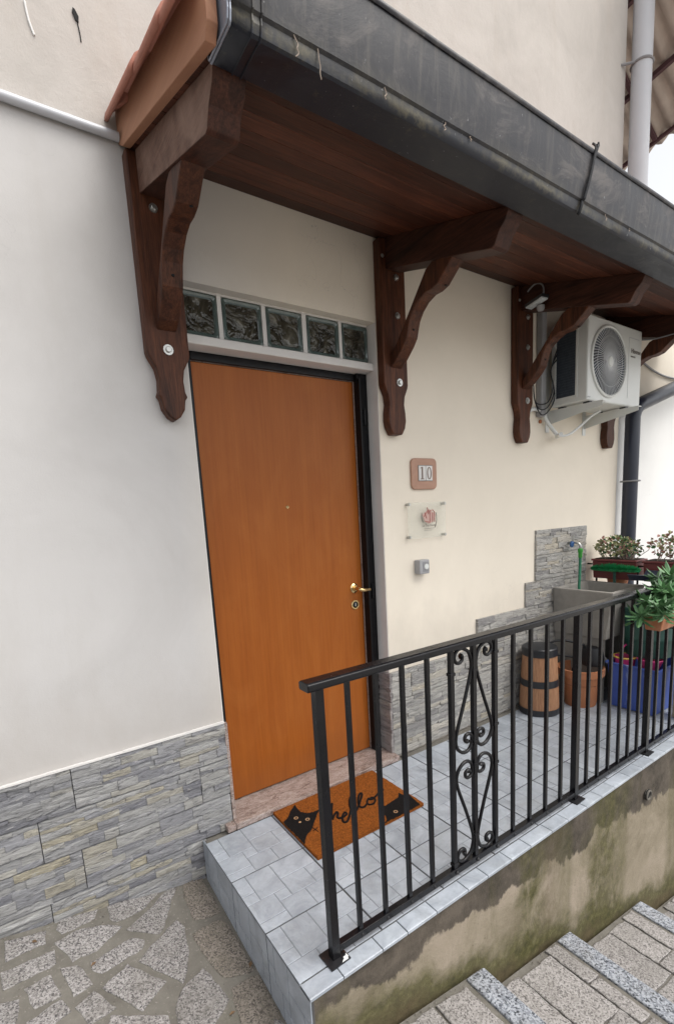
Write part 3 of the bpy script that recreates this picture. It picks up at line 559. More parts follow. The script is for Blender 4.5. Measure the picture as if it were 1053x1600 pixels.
# ================================================================ LANDING in front of the door
land = tag(bpy.data.objects.new('raised_landing', None), None, None, None, 'structure'); C.objects.link(land)
DX0, DX1, DY = -.15, 3.1, -.935
mb = MB(); mb.box(DX0 + .0125, DX1, DY + .03, -.002, -2.0, -.0125); mb.obj('landing_bed', 'cement', land)
mb = MB(); mb.box(DX0 + .004, DX1, DY + .006, -.056, -.0125, -.0042); mb.obj('joint_grout', 'grout_dark', land)
PAT = [(0, 0, 1, 2), (0, 2, 1, 1), (1, 0, 2, 3), (0, 3, 2, 2), (2, 3, 1, 1), (3, 0, 3, 2), (3, 2, 2, 2), (5, 2, 1, 1), (5, 3, 1, 1), (2, 4, 2, 2), (4, 4, 2, 2), (0, 5, 2, 1)]
_tc = {}
def tile_mesh(sx, sy, cut_v=None, mirror=False, full=None, seed=0):
    """ceramic paver with a moulded pattern of small flags; local x right, y towards -y"""
    r = random.Random(seed + 11); m = MB(); fy = full or .297; fx = .29
    m.box(0, sx, -sy, 0, -.008, -.0016, 1)
    g = .0014; ch = .0012
    for u, v_, w_, h_ in PAT:
        xa, xb = u / 6 * fx * (sx / fx), (u + w_) / 6 * fx * (sx / fx); ya, yb = v_ / 6 * fy, (v_ + h_) / 6 * fy
        if ya >= sy - .004: continue
        yb = min(yb, sy)
        if mirror: xa, xb = sx - xb, sx - xa
        a, b_, c, d = xa + (g if xa > 0 else 0), xb - (g if xb < sx - 1e-4 else 0), -yb + (g if yb < sy - 1e-4 else 0), -ya - (g if ya > 0 else 0)
        tn = r.uniform(.93, 1.08); zt = r.uniform(-.0003, .0003)
        m.add([(a, c, -.0016), (b_, c, -.0016), (b_, d, -.0016), (a, d, -.0016), (a + ch, c + ch, zt), (b_ - ch, c + ch, zt), (b_ - ch, d - ch, zt), (a + ch, d - ch, zt)],
              [(4, 5, 6, 7), (0, 1, 5, 4), (1, 2, 6, 5), (2, 3, 7, 6), (3, 0, 4, 7)], 0, tn)
    return m
def put_tile(x0, x1, ya, yb, seed, name='floor_tile'):
    sx, sy = round(x1 - x0, 4), round(ya - yb, 4); key = (sx, sy, seed % 3)
    if key not in _tc: _tc[key] = tile_mesh(sx, sy, seed=seed % 3).mesh('floor_tile', ['tile', 'tile_groove'])
    o = bpy.data.objects.new(name, _tc[key]); link(o, land); o.location = (x0, ya, rng.uniform(-.0006, .0004)); return o
xj = [DX0, .165] + [.165 + .29 * i for i in range(1, 10)] + [DX1]
yj = [-.047, -.348, -.646, -.876]
g2 = .003; k = 0
for ri in range(3):
    for ci in range(len(xj) - 1):
        xa, xb = xj[ci], xj[ci + 1]
        if xb - xa < .03: continue
        if ci == 0: xa -= g2
        if ci == len(xj) - 2: xb = DX1
        k += 1; ya = yj[ri] - g2
        if ri == 0: ya = -.0585
        put_tile(xa + g2, xb - g2, ya, yj[ri + 1] + g2, k + ri)
# edge strip: cut pieces with moulded joints
x = DX0; r = random.Random(4)
for i, ln in enumerate([.118, .152, .105, .135, .16, .11, .14, .125, .15, .12, .15, .13, .12, .15, .13, .12, .14, .15, .12, .15, .13, .14, .12]):
    x1 = min(x + ln, DX1)
    if x1 - x < .02: break
    m = MB(); a, b_ = (x if i == 0 else x + .0015), x1 - .0015; z = r.uniform(-.0006, .0003); ch = .0014
    m.add([(a, DY - .002, -.011), (b_, DY - .002, -.011), (b_, -.8785, -.011), (a, -.8785, -.011), (a, DY - .002, z - .0015), (b_, DY - .002, z - .0015), (b_, -.8785, z - .0015), (a, -.8785, z - .0015),
           (a + ch, DY + ch, z), (b_ - ch, DY + ch, z), (b_ - ch, -.8785 - ch, z), (a + ch, -.8785 - ch, z)],
          [(0, 1, 5, 4), (1, 2, 6, 5), (2, 3, 7, 6), (3, 0, 4, 7), (4, 5, 9, 8), (5, 6, 10, 9), (6, 7, 11, 10), (7, 4, 8, 11), (8, 9, 10, 11), (3, 2, 1, 0)], 0, r.uniform(.95, 1.08))
    m.obj('edge_tile', 'tile', land); x = x1
# riser tiles on the left end face
gm = MB(); gm.box(DX0 + .004, DX0 + .0115, DY, -.02, -1.2, -.014); gm.obj('riser_grout', 'grout_dark', land)
for i, (ya, yb) in enumerate([(-.018, -.348), (-.348, -.646), (-.646, DY)]):
    m = MB(); L = ya - yb
    for u, v_, w_, h_ in PAT + [(0, 6, 3, 2), (3, 6, 3, 2)]:
        a, b_ = ya - g2 - u / 6 * L, ya + 0 - (u + w_) / 6 * L + (g2 if u + w_ == 6 and i < 2 else 0); zt, zb = -v_ / 6 * .297 - .002, -(v_ + h_) / 6 * .297
        g = .0009
        m.box(DX0, DX0 + .006, b_ + g, a - g, zb + g, zt - g, 0, rng.uniform(.93, 1.06))
    m.box(DX0 + .0012, DX0 + .0065, yb + g2, ya - g2, -.4, -.002, 1)
    m.obj('riser_tile', ['tile', 'tile_groove'], land)
# retaining wall below the landing edge
rw = MB(); nx, nz = 120, 24
vs = []; fs = []
for i in range(nx + 1):
    for j in range(nz + 1):
        xx = DX0 + .001 + (7 - DX0) * i / nx; zz = -2.6 + (2.6 - .012) * j / nz
        yy = DY + .004 + .006 * mnoise.noise(Vector((xx * 2.2, 0, zz * 2.5))) + (.0 if zz > -.1 else .002)
        vs.append((xx, yy, zz))
for i in range(nx):
    for j in range(nz):
        a = i * (nz + 1) + j; fs.append((a, a + nz + 1, a + nz + 2, a + 1))
rw.add(vs, fs); o = rw.obj('retaining_wall', 'retaining', None, smooth=True)
# thickness behind the face
rw = MB(); rw.box(DX0 + .013, 7, DY + .02, DY + .12, -2.6, -.014); rw.obj('wall_core', 'cement', o)
tag(o, 'mossy stained plaster retaining wall below the tiled landing beside the steps', 'wall')
mb = MB(); mb.tube([(1.912, -.945, -.175), (1.912, -.90, -.173)], .019, 18); mb.lathe([(.030, 0), (.031, -.004), (.021, -.006), (.019, 0)], (1.912, -.939, -.175), 20, axis=1, cap=False); d = mb.obj('drain_hole', ['dark'], None)
m2 = MB(); m2.lathe([(.027, .004), (.028, -.010), (.021, -.011), (.019, -.002), (.018, .03)], (1.912, -.939, -.175), 20, axis=1, cap=False); m2.obj('pipe_collar', 'cement', d, smooth=True, auto=True)
tag(d, 'round drain outlet in the retaining wall under the railing', 'drain')

# ================================================================ LOWER GROUND
def gz(x, y): return -.19 - .185 * (x + .15) + .085 * y
gm = MB(); vs = []; fs = []; gx = [-80, -30, -8, -4, -3, -2.4, -2, -1.6, -1.3, -1.0, -.8, -.6, -.4, -.25, -.15, -.105]
gy = [.0, -.1, -.2, -.3, -.45, -.6, -.75, -.9, -1.1, -1.4, -1.8, -2.3, -3, -5, -20, -80]
for a in gx:
    for b_ in gy:
        xx = max(a, -3); yy = max(b_, -3); vs.append((a, b_, gz(xx, yy) + .0025 * mnoise.noise(Vector((a * 7, b_ * 7, 0)))))
for i in range(len(gx) - 1):
    for j in range(len(gy) - 1):
        a = i * len(gy) + j; fs.append((a, a + 1, a + len(gy) + 1, a + len(gy)))
gm.add([v for v in vs], [tuple(reversed(f)) for f in fs]); ground = gm.obj('ground', 'cement', None, smooth=True); tag(ground, kind='structure')
def paving_stone(poly, seed, mat, h=.007, zf=gz, parent=None, name='paving_stone', grow=1.0):
    r = random.Random(seed); n = len(poly); cx = sum(p[0] for p in poly) / n; cy = sum(p[1] for p in poly) / n
    pts = []
    for i in range(n):
        a, b_ = poly[i], poly[(i + 1) % n]; L = math.dist(a, b_); k = max(2, int(L / .022))
        for j in range(k):
            t = j / k; x = a[0] + (b_[0] - a[0]) * t; y = a[1] + (b_[1] - a[1]) * t; x = cx + (x - cx) * grow; y = cy + (y - cy) * grow
            s = .0035; x += r.uniform(-s, s); y += r.uniform(-s, s)
            if j == 0 and grow < 1.02: x += (cx - x) * .05; y += (cy - y) * .05
            pts.append((x, y))
    ar = sum(pts[i][0] * pts[(i + 1) % len(pts)][1] - pts[(i + 1) % len(pts)][0] * pts[i][1] for i in range(len(pts)))
    if ar < 0: pts = pts[::-1]
    k = len(pts); m = MB(); e = .004
    def ins(p):
        d = math.dist(p, (cx, cy)); f = e / max(d, .02); return (p[0] + (cx - p[0]) * f, p[1] + (cy - p[1]) * f)
    lo = [(p[0], p[1], zf(*p) - .01) for p in pts]; up = [(p[0], p[1], zf(*p) + h * .55) for p in pts]; tp = [(*ins(p), zf(*p) + h) for p in pts]
    fs = [(i, (i + 1) % k, k + (i + 1) % k, k + i) for i in range(k)] + [(k + i, k + (i + 1) % k, 2 * k + (i + 1) % k, 2 * k + i) for i in range(k)]
    m.add(lo + up + tp + [(cx, cy, zf(cx, cy) + h + .001)], fs + [(2 * k + i, 2 * k + (i + 1) % k, 3 * k) for i in range(k)])
    return m.obj(name, mat, parent)
n_s = len(STONES)
for i, P_ in enumerate(STONES):
    paving_stone(P_, i, 'granite_dark' if i in (15, 17, 18) else 'granite_light', h=.004, parent=ground, grow=1.05 if i < 15 else 1.0)
# the rest of the crazy paving, out towards the viewer and to the left
r = random.Random(21)
def inside_traced(x, y): return -.95 < x < -.13 and y > -.70
cells = []
sx = .155
for i in range(-16, 1):
    for j in range(0, 15):
        cx = -.22 + i * sx + (.5 * sx if j % 2 else 0); cy = -.08 - j * sx * .92
        if cx > -.14 or inside_traced(cx, cy): continue
        cells.append((cx, cy))
for cx, cy in cells:
    n = r.choice([4, 4, 5]); a0 = r.uniform(0, 2 * PI); P_ = []
    for q in range(n):
        a = a0 + 2 * PI * q / n + r.uniform(-.25, .25); d = r.uniform(.070, .094); P_.append((min(-.155 if cy > -.95 else -.125, cx + d * math.cos(a)), min(-.03, cy + d * math.sin(a) * .95)))
    if max(math.dist(P_[0], p) for p in P_) > .05: paving_stone(P_, r.random(), 'granite_light', h=.004, parent=ground)

# ================================================================ STEPS going down along the retaining wall
steps = tag(bpy.data.objects.new('stone_steps', None), kind='structure'); C.objects.link(steps)
def tread(x0, x1, z0, z1, seed, y0=-.942, y1=-3.2):
    """x0..x1 sloping from z0 to z1, with a granite nosing at x1 and rough flags behind it"""
    def zf(x, y): return z0 + (z1 - z0) * (x - x0) / (x1 - x0)
    m = MB(); d = .6
    m.add([(x0 - .01, y0, zf(x0, 0) - .004), (x0 - .01, y1, zf(x0, 0) - .004), (x1 - .012, y1, zf(x1, 0) - .004), (x1 - .012, y0, zf(x1, 0) - .004), (x1 - .012, y0, z1 - d), (x1 - .012, y1, z1 - d)],
          [(0, 1, 2, 3), (3, 2, 5, 4)]); m.obj('step_mortar', 'cement', steps)
    r = random.Random(seed); y = y0 - .002
    while y > -2.6:                                            # nosing stones
        L = r.uniform(.42, .8); ya, yb = y, y - L
        mm = MB(); xa, xb = x1 - .098, x1; za, zb = zf(xa, 0), zf(xb, 0); t_ = .004 + r.uniform(0, .002)
        mm.add([(xa, ya - .003, za - .06), (xb, ya - .003, zb - .125), (xb, yb, zb - .125), (xa, yb, za - .06), (xa, ya - .003, za + t_), (xb, ya - .003, zb + t_), (xb, yb, zb + t_), (xa, yb, za + t_)],
               [(0, 1, 2, 3), (4, 7, 6, 5), (0, 4, 5, 1), (1, 5, 6, 2), (2, 6, 7, 3), (3, 7, 4, 0)]); mm.obj('nosing_stone', 'granite_blue', steps, bev=.006); y = yb - .006
    cols = []; x = x0 + .012
    while x < x1 - .14:
        wd = r.choice([.10, .15, .18, .2]); wd = min(wd, x1 - .112 - x)
        if x1 - .112 - (x + wd) < .05: wd = x1 - .112 - x
        cols.append((x, x + wd - .011)); x += wd
    for ci, (xa, xb) in enumerate(cols):
        y = y0 - .012 - r.uniform(0, .03)
        while y > -2.3:
            L = r.uniform(.12, .30); j = .005
            P_ = [(xa + r.uniform(-j, j), y + r.uniform(-j, j)), (xb + r.uniform(-j, j), y + r.uniform(-j, j)), (xb + r.uniform(-j, j), y - L + r.uniform(-j, j)), (xa + r.uniform(-j, j), y - L + r.uniform(-j, j))]
            paving_stone(P_, r.random(), 'granite_step', h=.005, zf=zf, parent=steps, name='tread_stone', grow=1.021); y -= L + r.uniform(.009, .015)
tread(-.10, -.006, -.172, -.176, 5, y0=-.96)
tread(.0, .586, -.285, -.365, 3)
tread(.594, 1.178, -.500, -.562, 12)
tread(1.186, 1.869, -.700, -.786, 9)
tread(1.877, 2.50, -.93, -1.02, 31)
tread(2.508, 3.1, -1.16, -1.24, 40)
mb = MB(); mb.box(3.09, 80, -80, -.93, -3.4, -1.45); o = mb.obj('lower_pavement', 'alley_paving', None); tag(o, kind='structure')
mb = MB(); mb.box(-.104, 3.2, -80, -3.2, -2.2, -.62); o = mb.obj('alley_floor', 'alley_paving', None); tag(o, kind='structure')

# loose grit and a few dry leaf scraps in the corners of the paving
r = random.Random(77); m = MB()
def pebble(x, y, z, s_):
    q = [Vector((r.uniform(-1, 1), r.uniform(-1, 1), r.uniform(-.3, .8))) * s_ for _ in range(6)]
    m.add([(x + s_, y, z), (x, y + s_ * .8, z), (x - s_ * .9, y, z), (x, y - s_, z), (x + q[0].x * .2, y, z + s_ * .9)], [(0, 1, 4), (1, 2, 4), (2, 3, 4), (3, 0, 4)])
for i in range(420):
    if r.random() < .5: x, y = r.uniform(-1.1, -.17), -.02 - abs(r.gauss(0, .05))
    else: x, y = r.uniform(-1.1, -.2), r.uniform(-1.2, -.05)
    pebble(x, y, gz(x, y) + .001, r.uniform(.0012, .004))
for i in range(160): x = r.uniform(.05, 1.15); y = -.945 - abs(r.gauss(0, .05)); z = (-.285 - .137 * x if x < .58 else -.5 - .106 * (x - .594)); pebble(x, y, z, r.uniform(.0012, .004))
o = m.obj('grit', 'granite_dark', None); tag(o, kind='stuff')
for i, (x, y) in enumerate([(-.62, -.26), (-.30, -.65), (-.78, -.09), (-.17, -.52)]):
    m = MB(); a = r.uniform(0, 6); L_ = r.uniform(.010, .017); z = gz(x, y) + .007
    m.add([(x, y, z), (x + L_ * math.cos(a + .5), y + L_ * math.sin(a + .5), z + .003), (x + 1.8 * L_ * math.cos(a), y + 1.8 * L_ * math.sin(a), z + .001), (x + L_ * math.cos(a - .5), y + L_ * math.sin(a - .5), z + .004)], [(0, 1, 2), (0, 2, 3)])
    m.obj('leaf_scrap', 'leaf_dry', ground)
def place(me, name, parent, loc, rot=(0, 0, 0), scale=(1, 1, 1)):
    o = bpy.data.objects.new(name, me); o.location = loc; link(o, parent); o.rotation_euler = rot; o.scale = scale; return o
# ================================================================ CANOPY
S = .283
def zs(y): return 2.672 + .283 * y          # underside of the planks
can = thing('door_canopy', 'dark stained timber canopy on carved brackets over the orange door', 'canopy', (1.5, 0, 2.4))
XC = [-.082, 1.035, 2.088, 3.13]; XR = 4.05
def board(tip):
    if tip: prof = [(-.078, 2.655), (-.078, 2.0), (-.074, 1.985), (-.052, 1.945), (-.045, 1.905), (-.048, 1.865), (-.056, 1.845), (-.046, 1.838), (-.040, 1.80), (-.022, 1.772), (0, 1.757)]
    else: prof = [(-.078, 2.655), (-.078, 2.0), (-.074, 1.985), (-.055, 1.945), (-.049, 1.905), (-.056, 1.865), (-.058, 1.825), (-.050, 1.79), (-.030, 1.757), (0, 1.757)]
    prof = prof + [(-a, b) for a, b in reversed(prof) if a != 0]
    m = MB(); m.prism(prof, 1, -.052, -.001); return m
def strut():
    m = MB(); P_ = [(-.051, 2.075), (-.095, 2.10), (-.150, 2.150), (-.176, 2.182), (-.186, 2.215), (-.198, 2.25), (-.222, 2.283), (-.26, 2.312), (-.305, 2.328), (-.345, 2.328), (-.385, 2.338), (-.47, 2.406), (-.47, 2.420), (-.35, 2.436), (-.31, 2.42), (-.20, 2.29), (-.051, 2.12)]
    m.prism(P_, 0, -.036, .036); return m
bt = board(True).mesh('bracket_post', 'dark_wood'); bb = board(False).mesh('bracket_post', 'dark_wood'); st = strut().mesh('brace', ['dark_wood'])
bm_ = MB(); bm_.lathe([(.0001, -.012), (.007, -.012), (.0085, -.010), (.0085, -.004), (.015, -.004), (.0155, 0)], (0, 0, 0), 12, axis=1, mat=0); bolt = bm_.mesh('bolt', 'steel')
hm = MB(); hm.lathe([(.0001, -.0012), (.0055, -.0012), (.006, .002)], (0, 0, 0), 10, axis=1); hole = hm.mesh('plug_hole', 'dark')
for i, x in enumerate(XC):
    p = place(bt if i == 0 else bb, 'bracket_post', can, (x, 0, 0))
    bv = p.modifiers.new('bevel', 'BEVEL'); bv.width = .006; bv.segments = 2; bv.limit_method = 'ANGLE'; bv.angle_limit = R(40)
    q = place(st, 'brace', p, (x, 0, 0)); bv = q.modifiers.new('bevel', 'BEVEL'); bv.width = .005; bv.segments = 2; bv.limit_method = 'ANGLE'; bv.angle_limit = R(40)
    for z in ((2.485, 2.01) if i == 0 else (2.495, 2.322, 2.01)): place(bolt, 'bolt', p, (x + (.02 if i else -.002), -.052, z), scale=(1, 1, 1) if z > 2.1 else (1.25, 1, 1.25))
    if i:
        place(bolt, 'bolt', p, (x - .062, -.052, 2.575), scale=(.6, .6, .6))
    place(hole, 'plug_hole', p, (x, -.1872, 2.215), rot=(R(-18), 0, 0)); place(hole, 'plug_hole', p, (x + .012, -.385, 2.336), rot=(R(-80), 0, 0))
# rafters
for i, x in enumerate(XC):
    P_ = [(-.0525, 2.535 - S * .0525), (-.675, 2.347), (-.690, 2.352), (-.712, 2.392), (-.742, 2.420), (-.758, zs(-.758) - .0005), (-.0525, zs(-.0525) - .0005)]
    m = MB(); m.prism(P_, 0, x - .044, x + .044)
    # the outer face of the first rafter has weathered paler than the rest
    if i == 0:
        for fi, f in enumerate(m.f):
            if all(abs(m.v[v][0] - (x - .044)) < 1e-6 for v in f): m.m[fi] = 1
    m.obj('rafter', ['dark_wood_y', 'pale_face'], can, bev=.003)
# planks running along the wall
W = .1; y = -.001; ang = math.atan(S); k = 0
while y > -.80:
    y2 = max(y - W, -.815); m = MB(); t0 = .0
    a, b_ = y - .0012, y2 + .0012
    m.prism([(a, zs(a)), (a - .004, zs(a - .004) - .0), (b_, zs(b_)), (b_, zs(b_) + .022), (a, zs(a) + .022)], 0, -.138, XR)
    m.obj('soffit_plank', 'soffit', can, bev=.0015, seg=1); y = y2; k += 1
# pale barge board on the left end
yb = -.835
m = MB(); m.prism([(-.004, zs(0) + .012), (-.004, zs(0) + .135), (yb, zs(yb) + .128), (yb, zs(yb) + .03), (yb + .02, zs(yb + .02) - .004), (-.05, zs(-.05) - .003)], 0, -.166, -.1395)
m.obj('barge_board', 'barge', can, bev=.0025)
# roofing: battens, terracotta channel tiles
m = MB(); m.prism([(-.001, zs(0) + .0235), (-.8, zs(-.8) + .0235), (-.8, zs(-.8) + .05), (-.001, zs(0) + .05)], 0, -.136, XR); m.obj('roof_deck', 'dark_wood', can)
def curved_tile(up, L=.42, r0=.082, r1=.066, t_=.012, n=9):
    m = MB(); vs = []; 
    for (yy, r_) in ((0, r1), (-L, r0)):
        for q in (r_, r_ - t_):
            for i in range(n + 1):
                a = PI * i / n; z = q * math.sin(a) * (.95 if up else -.6); vs.append((q * math.cos(a), yy, z))
    K = n + 1; fs = []
    for i in range(n):
        fs += [(i, i + 1, 2 * K + i + 1, 2 * K + i), (K + i + 1, K + i, 3 * K + i, 3 * K + i + 1), (2 * K + i, 2 * K + i + 1, 3 * K + i + 1, 3 * K + i), (i + 1, i, K + i, K + i + 1)]
    fs += [(0, 2 * K, 3 * K, K), (n, K + n, 3 * K + n, 2 * K + n)]
    if not up: fs = [tuple(reversed(f)) for f in fs]
    m.add(vs, fs); return m.mesh('roof_tile', 'terracotta', smooth=True)
ct = curved_tile(True); ch_ = curved_tile(False)
r = random.Random(3); x = -.136; ci = 0
while x < XR - .08:
    for k in range(4):
        y0 = -.002 - k * .262 if k else -.002
        z0 = zs(y0) + .078 + (-.006 if ci == 0 else .01)
        L_ = 1.0 if k < 3 else .5
        if y0 - .42 * L_ < -.81: L_ = (.81 + y0) / .42
        if L_ < .15: continue
        place(ct, 'roof_tile', can, (x + r.uniform(-.004, .004), y0, z0 + r.uniform(-.002, .004)), rot=(ang + .028 if True else 0, 0, r.uniform(-.03, .03)), scale=(1, L_, 1))
    if ci > 0 and x < XR - .2: pass
    if x + .1 < XR - .08:
        for k in range(2):
            y0 = -.002 - k * .42; place(ch_, 'roof_tile', can, (x + .095, y0, zs(y0) + .100), rot=(ang + .01, 0, 0), scale=(1, 1.05, 1))
    x += .19; ci += 1
# the lifted corner tile against the wall
place(ct, 'roof_tile', can, (-.128, .0 - .004, zs(0) + .098), rot=(ang + .09, 0, R(9)), scale=(.95, .42, 1.05))
# ================================================================ GUTTER
gt = thing('roof_gutter', 'wide weathered black sheet metal gutter along the front edge of the canopy', 'gutter', (1.5, -.88, 2.44))
GX0, GX1 = -.128, 4.05
prof = [(-.762, 2.60), (-.760, 2.445), (-.764, 2.4405), (-.872, 2.4405), (-.8785, 2.4455), (-.8835, 2.462), (-.884, 2.476), (-.8905, 2.482), (-.893, 2.50), (-.8975, 2.53), (-.902, 2.58), (-.905, 2.635)]
lip = [(-.905 + .007 * math.cos(a), 2.643 + .009 * math.sin(a)) for a in [PI * (1.35 - 1.6 * i / 8) for i in range(9)]]
outer = prof + lip
inner = [(y_ + (.003 if i > 4 else .003 if i == 0 else 0), z_ + .0) for i, (y_, z_) in enumerate(prof)]
m = MB(); nseg = 42; K = len(outer); vs = []; fs = []
for i in range(nseg + 1):
    x = GX0 + (GX1 - GX0) * i / nseg
    wv = .0022 * mnoise.noise(Vector((x * 3.1, 1.7, 0)))
    for j, (y_, z_) in enumerate(outer): vs.append((x, y_ + wv * (1 if j > 4 else .3), z_ + .0018 * mnoise.noise(Vector((x * 2.3, 5.1, 0)))))
for i in range(nseg):
    for j in range(K - 1): fs.append((i * K + j, i * K + j + 1, (i + 1) * K + j + 1, (i + 1) * K + j))
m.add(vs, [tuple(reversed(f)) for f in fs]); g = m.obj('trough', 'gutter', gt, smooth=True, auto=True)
sm = g.modifiers.new('solid', 'SOLIDIFY'); sm.thickness = .0025; sm.offset = -1
cap = [(-.757, 2.60)] + [(a, b_) for a, b_ in prof[1:]] + [(-.905, 2.645)]
m = MB(); m.prism([(a * 1.0 + (-.002 if a < -.8 else .002), b_ + (-.0015 if b_ < 2.45 else 0)) for a, b_ in cap], 0, GX0 - .006, GX0 - .001); m.obj('end_cap', 'gutter_cap', gt, bev=.0015)
m = MB()     # folded rim of the end cap
rp = [(GX0 - .009, a * .985 - .012, 2.0 + (b_ - 2.0) * .998 + .004) for a, b_ in cap]; m.tube(rp, .0025, 6); m.obj('cap_rim', 'gutter_cap', gt)
def ribs(xc, wd, mat='gutter'):
    m = MB()
    for dx in (-wd / 2, wd / 2):
        pts = [(xc + dx, a + (-.0022 if a < -.8 else 0), b_ - (.0025 if b_ < 2.45 else 0)) for a, b_ in prof[2:]] + [(xc + dx, a - .002, b_) for a, b_ in lip[:5]]
        m.tube(pts, .0028, 6)
    pts2 = [(a + (-.0012 if a < -.8 else 0), b_ - (.0012 if b_ < 2.45 else 0)) for a, b_ in prof[2:]]
    for (a, b_), (c, d) in zip(pts2[:-1], pts2[1:]): m.add([(xc - wd / 2, a, b_), (xc + wd / 2, a, b_), (xc + wd / 2, c, d), (xc - wd / 2, c, d)], [(0, 1, 2, 3)])
    return m.obj('joint_band', mat, gt)
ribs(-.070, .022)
m = MB()
for dx in (-.006, .008):
    pts = [(1.235 + dx * .4 + .045 * (b_ - 2.44) / .2 * 1.2, a + (-.007 if a < -.8 else 0), b_ - (.006 if b_ < 2.45 else 0)) for a, b_ in prof[3:]] + [(1.298 + dx, -.912, 2.66), (1.302 + dx, -.898, 2.678)]
    m.tube(smooth_path(pts, 2), .0042, 7)
m.tube([(1.292, -.915, 2.662), (1.318, -.908, 2.672), (1.326, -.902, 2.688)], .004, 6)
m.obj('wire_strap', 'black_frame', gt)
# dried roots and drips hanging on the gutter
r = random.Random(5)
for x, L_ in ((.088, .07), (.028, .05), (.30, .035), (.52, .03), (1.42, .03), (.63, .02), (1.6, .02)):
    pts = [(x + r.uniform(-.006, .006), -.8865 - .001 * q, 2.484 - L_ * q / 5) for q in range(6)]; m = MB(); m.tube(smooth_path(pts, 3), .0013, 5); m.obj('dried_root', 'twig', gt)
# ================================================================ PIPES
m = MB(); m.tube([(-3.3, -.016, 2.6985), (-.17, -.016, 2.7005), (-.02, -.016, 2.7005)], .0145, 14); o = m.obj('conduit_pipe', 'pipe_grey', None, smooth=True, auto=True); tag(o, 'thin pale grey conduit running along the wall left of the canopy', 'pipe')
m2 = MB(); m2.box(-1.9, -1.885, -.033, -.001, 2.68, 2.722); m2.obj('clip', 'pipe_grey', o)
m = MB(); m.tube([(3.335, -.075, 2.8), (3.335, -.075, 8)], .064, 24); o = m.obj('upper_downpipe', 'pipe_grey', None, smooth=True, auto=True); tag(o, 'thick pale grey downpipe at the far corner of the upper wall', 'pipe')
m = MB(); m.tube([(3.335 + .067 * math.cos(a), -.075 + .067 * math.sin(a), 4.30) for a in [2 * PI * i / 24 for i in range(24)]], .0075, 6, closed=True); m.tube([(3.27, -.06, 4.30), (3.20, -.003, 4.29)], .008, 6); m.obj('pipe_clamp', 'cable', o)
m = MB(); r_ = .054
pts = [(4.75, -.10, 2.475), (3.50, -.085, 2.095), (3.46, -.080, 2.075), (3.43, -.074, 2.04), (3.412, -.072, 1.99), (3.41, -.072, 1.5)]
m.tube([tuple(p) for p in pts] + [(3.41, -.072, -1.4)], r_, 20); o = m.obj('lower_downpipe', 'pipe_blue', None, smooth=True, auto=True); tag(o, 'dark blue downpipe bending from the canopy down the corner of the wall', 'pipe')
m = MB(); m.tube([(3.41 + .066 * math.cos(a), -.072 + .066 * math.sin(a), 1.51) for a in [2 * PI * i / 24 for i in range(24)]], .007, 6, closed=True); m.obj('pipe_clamp', 'cable', o)
# ================================================================ NEIGHBOUR
nb = thing('neighbour_building', 'bright white neighbouring building beyond the dark blue downpipe', 'building', (5, .2, 0))
m = MB(); m.box(X1 + .081, 8, .03, .3, -2.6, 3.02); m.obj('wall', 'far_white', nb)
m = MB(); m.prism([(X1 + .082, 2.03), (3.46, 2.05), (4.75, 2.45), (8, 2.47), (8, 3.02), (X1 + .082, 3.02)], 1, .022, .0295); m.obj('painted_band', 'far_cream', nb)
m = MB(); m.tube(smooth_path([(3.5, .012, 2.52), (3.75, .01, 2.44), (3.95, .01, 2.40), (4.2, .01, 2.385), (4.6, .01, 2.40), (5.2, .01, 2.5)], 5), .008, 6); o = m.obj('wall_cable', 'cable', None, smooth=True); tag(o, 'grey cable sagging across the cream wall right of the air conditioner', 'cable')
# corrugated roof far above
rf = thing('corrugated_roof', 'underside of a brown corrugated roof beyond the pale downpipe', 'roof', (5, 0, 4.5))
E0 = Vector((4.6, .60, 4.455)); Ey = Vector((0, -1, .175)).normalized(); Ex = Vector((-1, 0, .45)).normalized()
m = MB(); nu, nv = 120, 5; vs = []; fs = []
nrm = Ey.cross(Ex).normalized()
if nrm.z < 0: nrm = -nrm
for i in range(nu + 1):
    for j in range(nv + 1):
        p = E0 + Ey * (-1.2 + 3.2 * i / nu) + Ex * (j / nv * 1.5) + nrm * (.026 * math.sin(2 * PI * (3.2 * i / nu) / .115)); vs.append(tuple(p))
for i in range(nu):
    for j in range(nv): a = i * (nv + 1) + j; fs.append((a, a + 1, a + nv + 2, a + nv + 1))
m.add(vs, fs); o = m.obj('corrugated_sheet', 'sheet', rf, smooth=True); s_ = o.modifiers.new('solid', 'SOLIDIFY'); s_.thickness = .008
for q, (u_, w_) in enumerate([(.06, .03), (.55, .04), (1.1, .04)]):
    m = MB(); a = E0 + Ex * u_ - nrm * (.055 if q else .035) + Ey * -1.2; b_ = a + Ey * 3.2
    m.tube([tuple(a), tuple(b_)], w_ * .6 if q else .018, 4); m.obj('purlin', 'purlin', rf)
for v_ in (-.6, .25, 1.2):
    m = MB(); a = E0 + Ey * v_ - nrm * .07 + Ex * .1; m.tube([tuple(a), tuple(a + Ex * 1.0)], .022, 4); m.obj('rafter', 'purlin', rf)
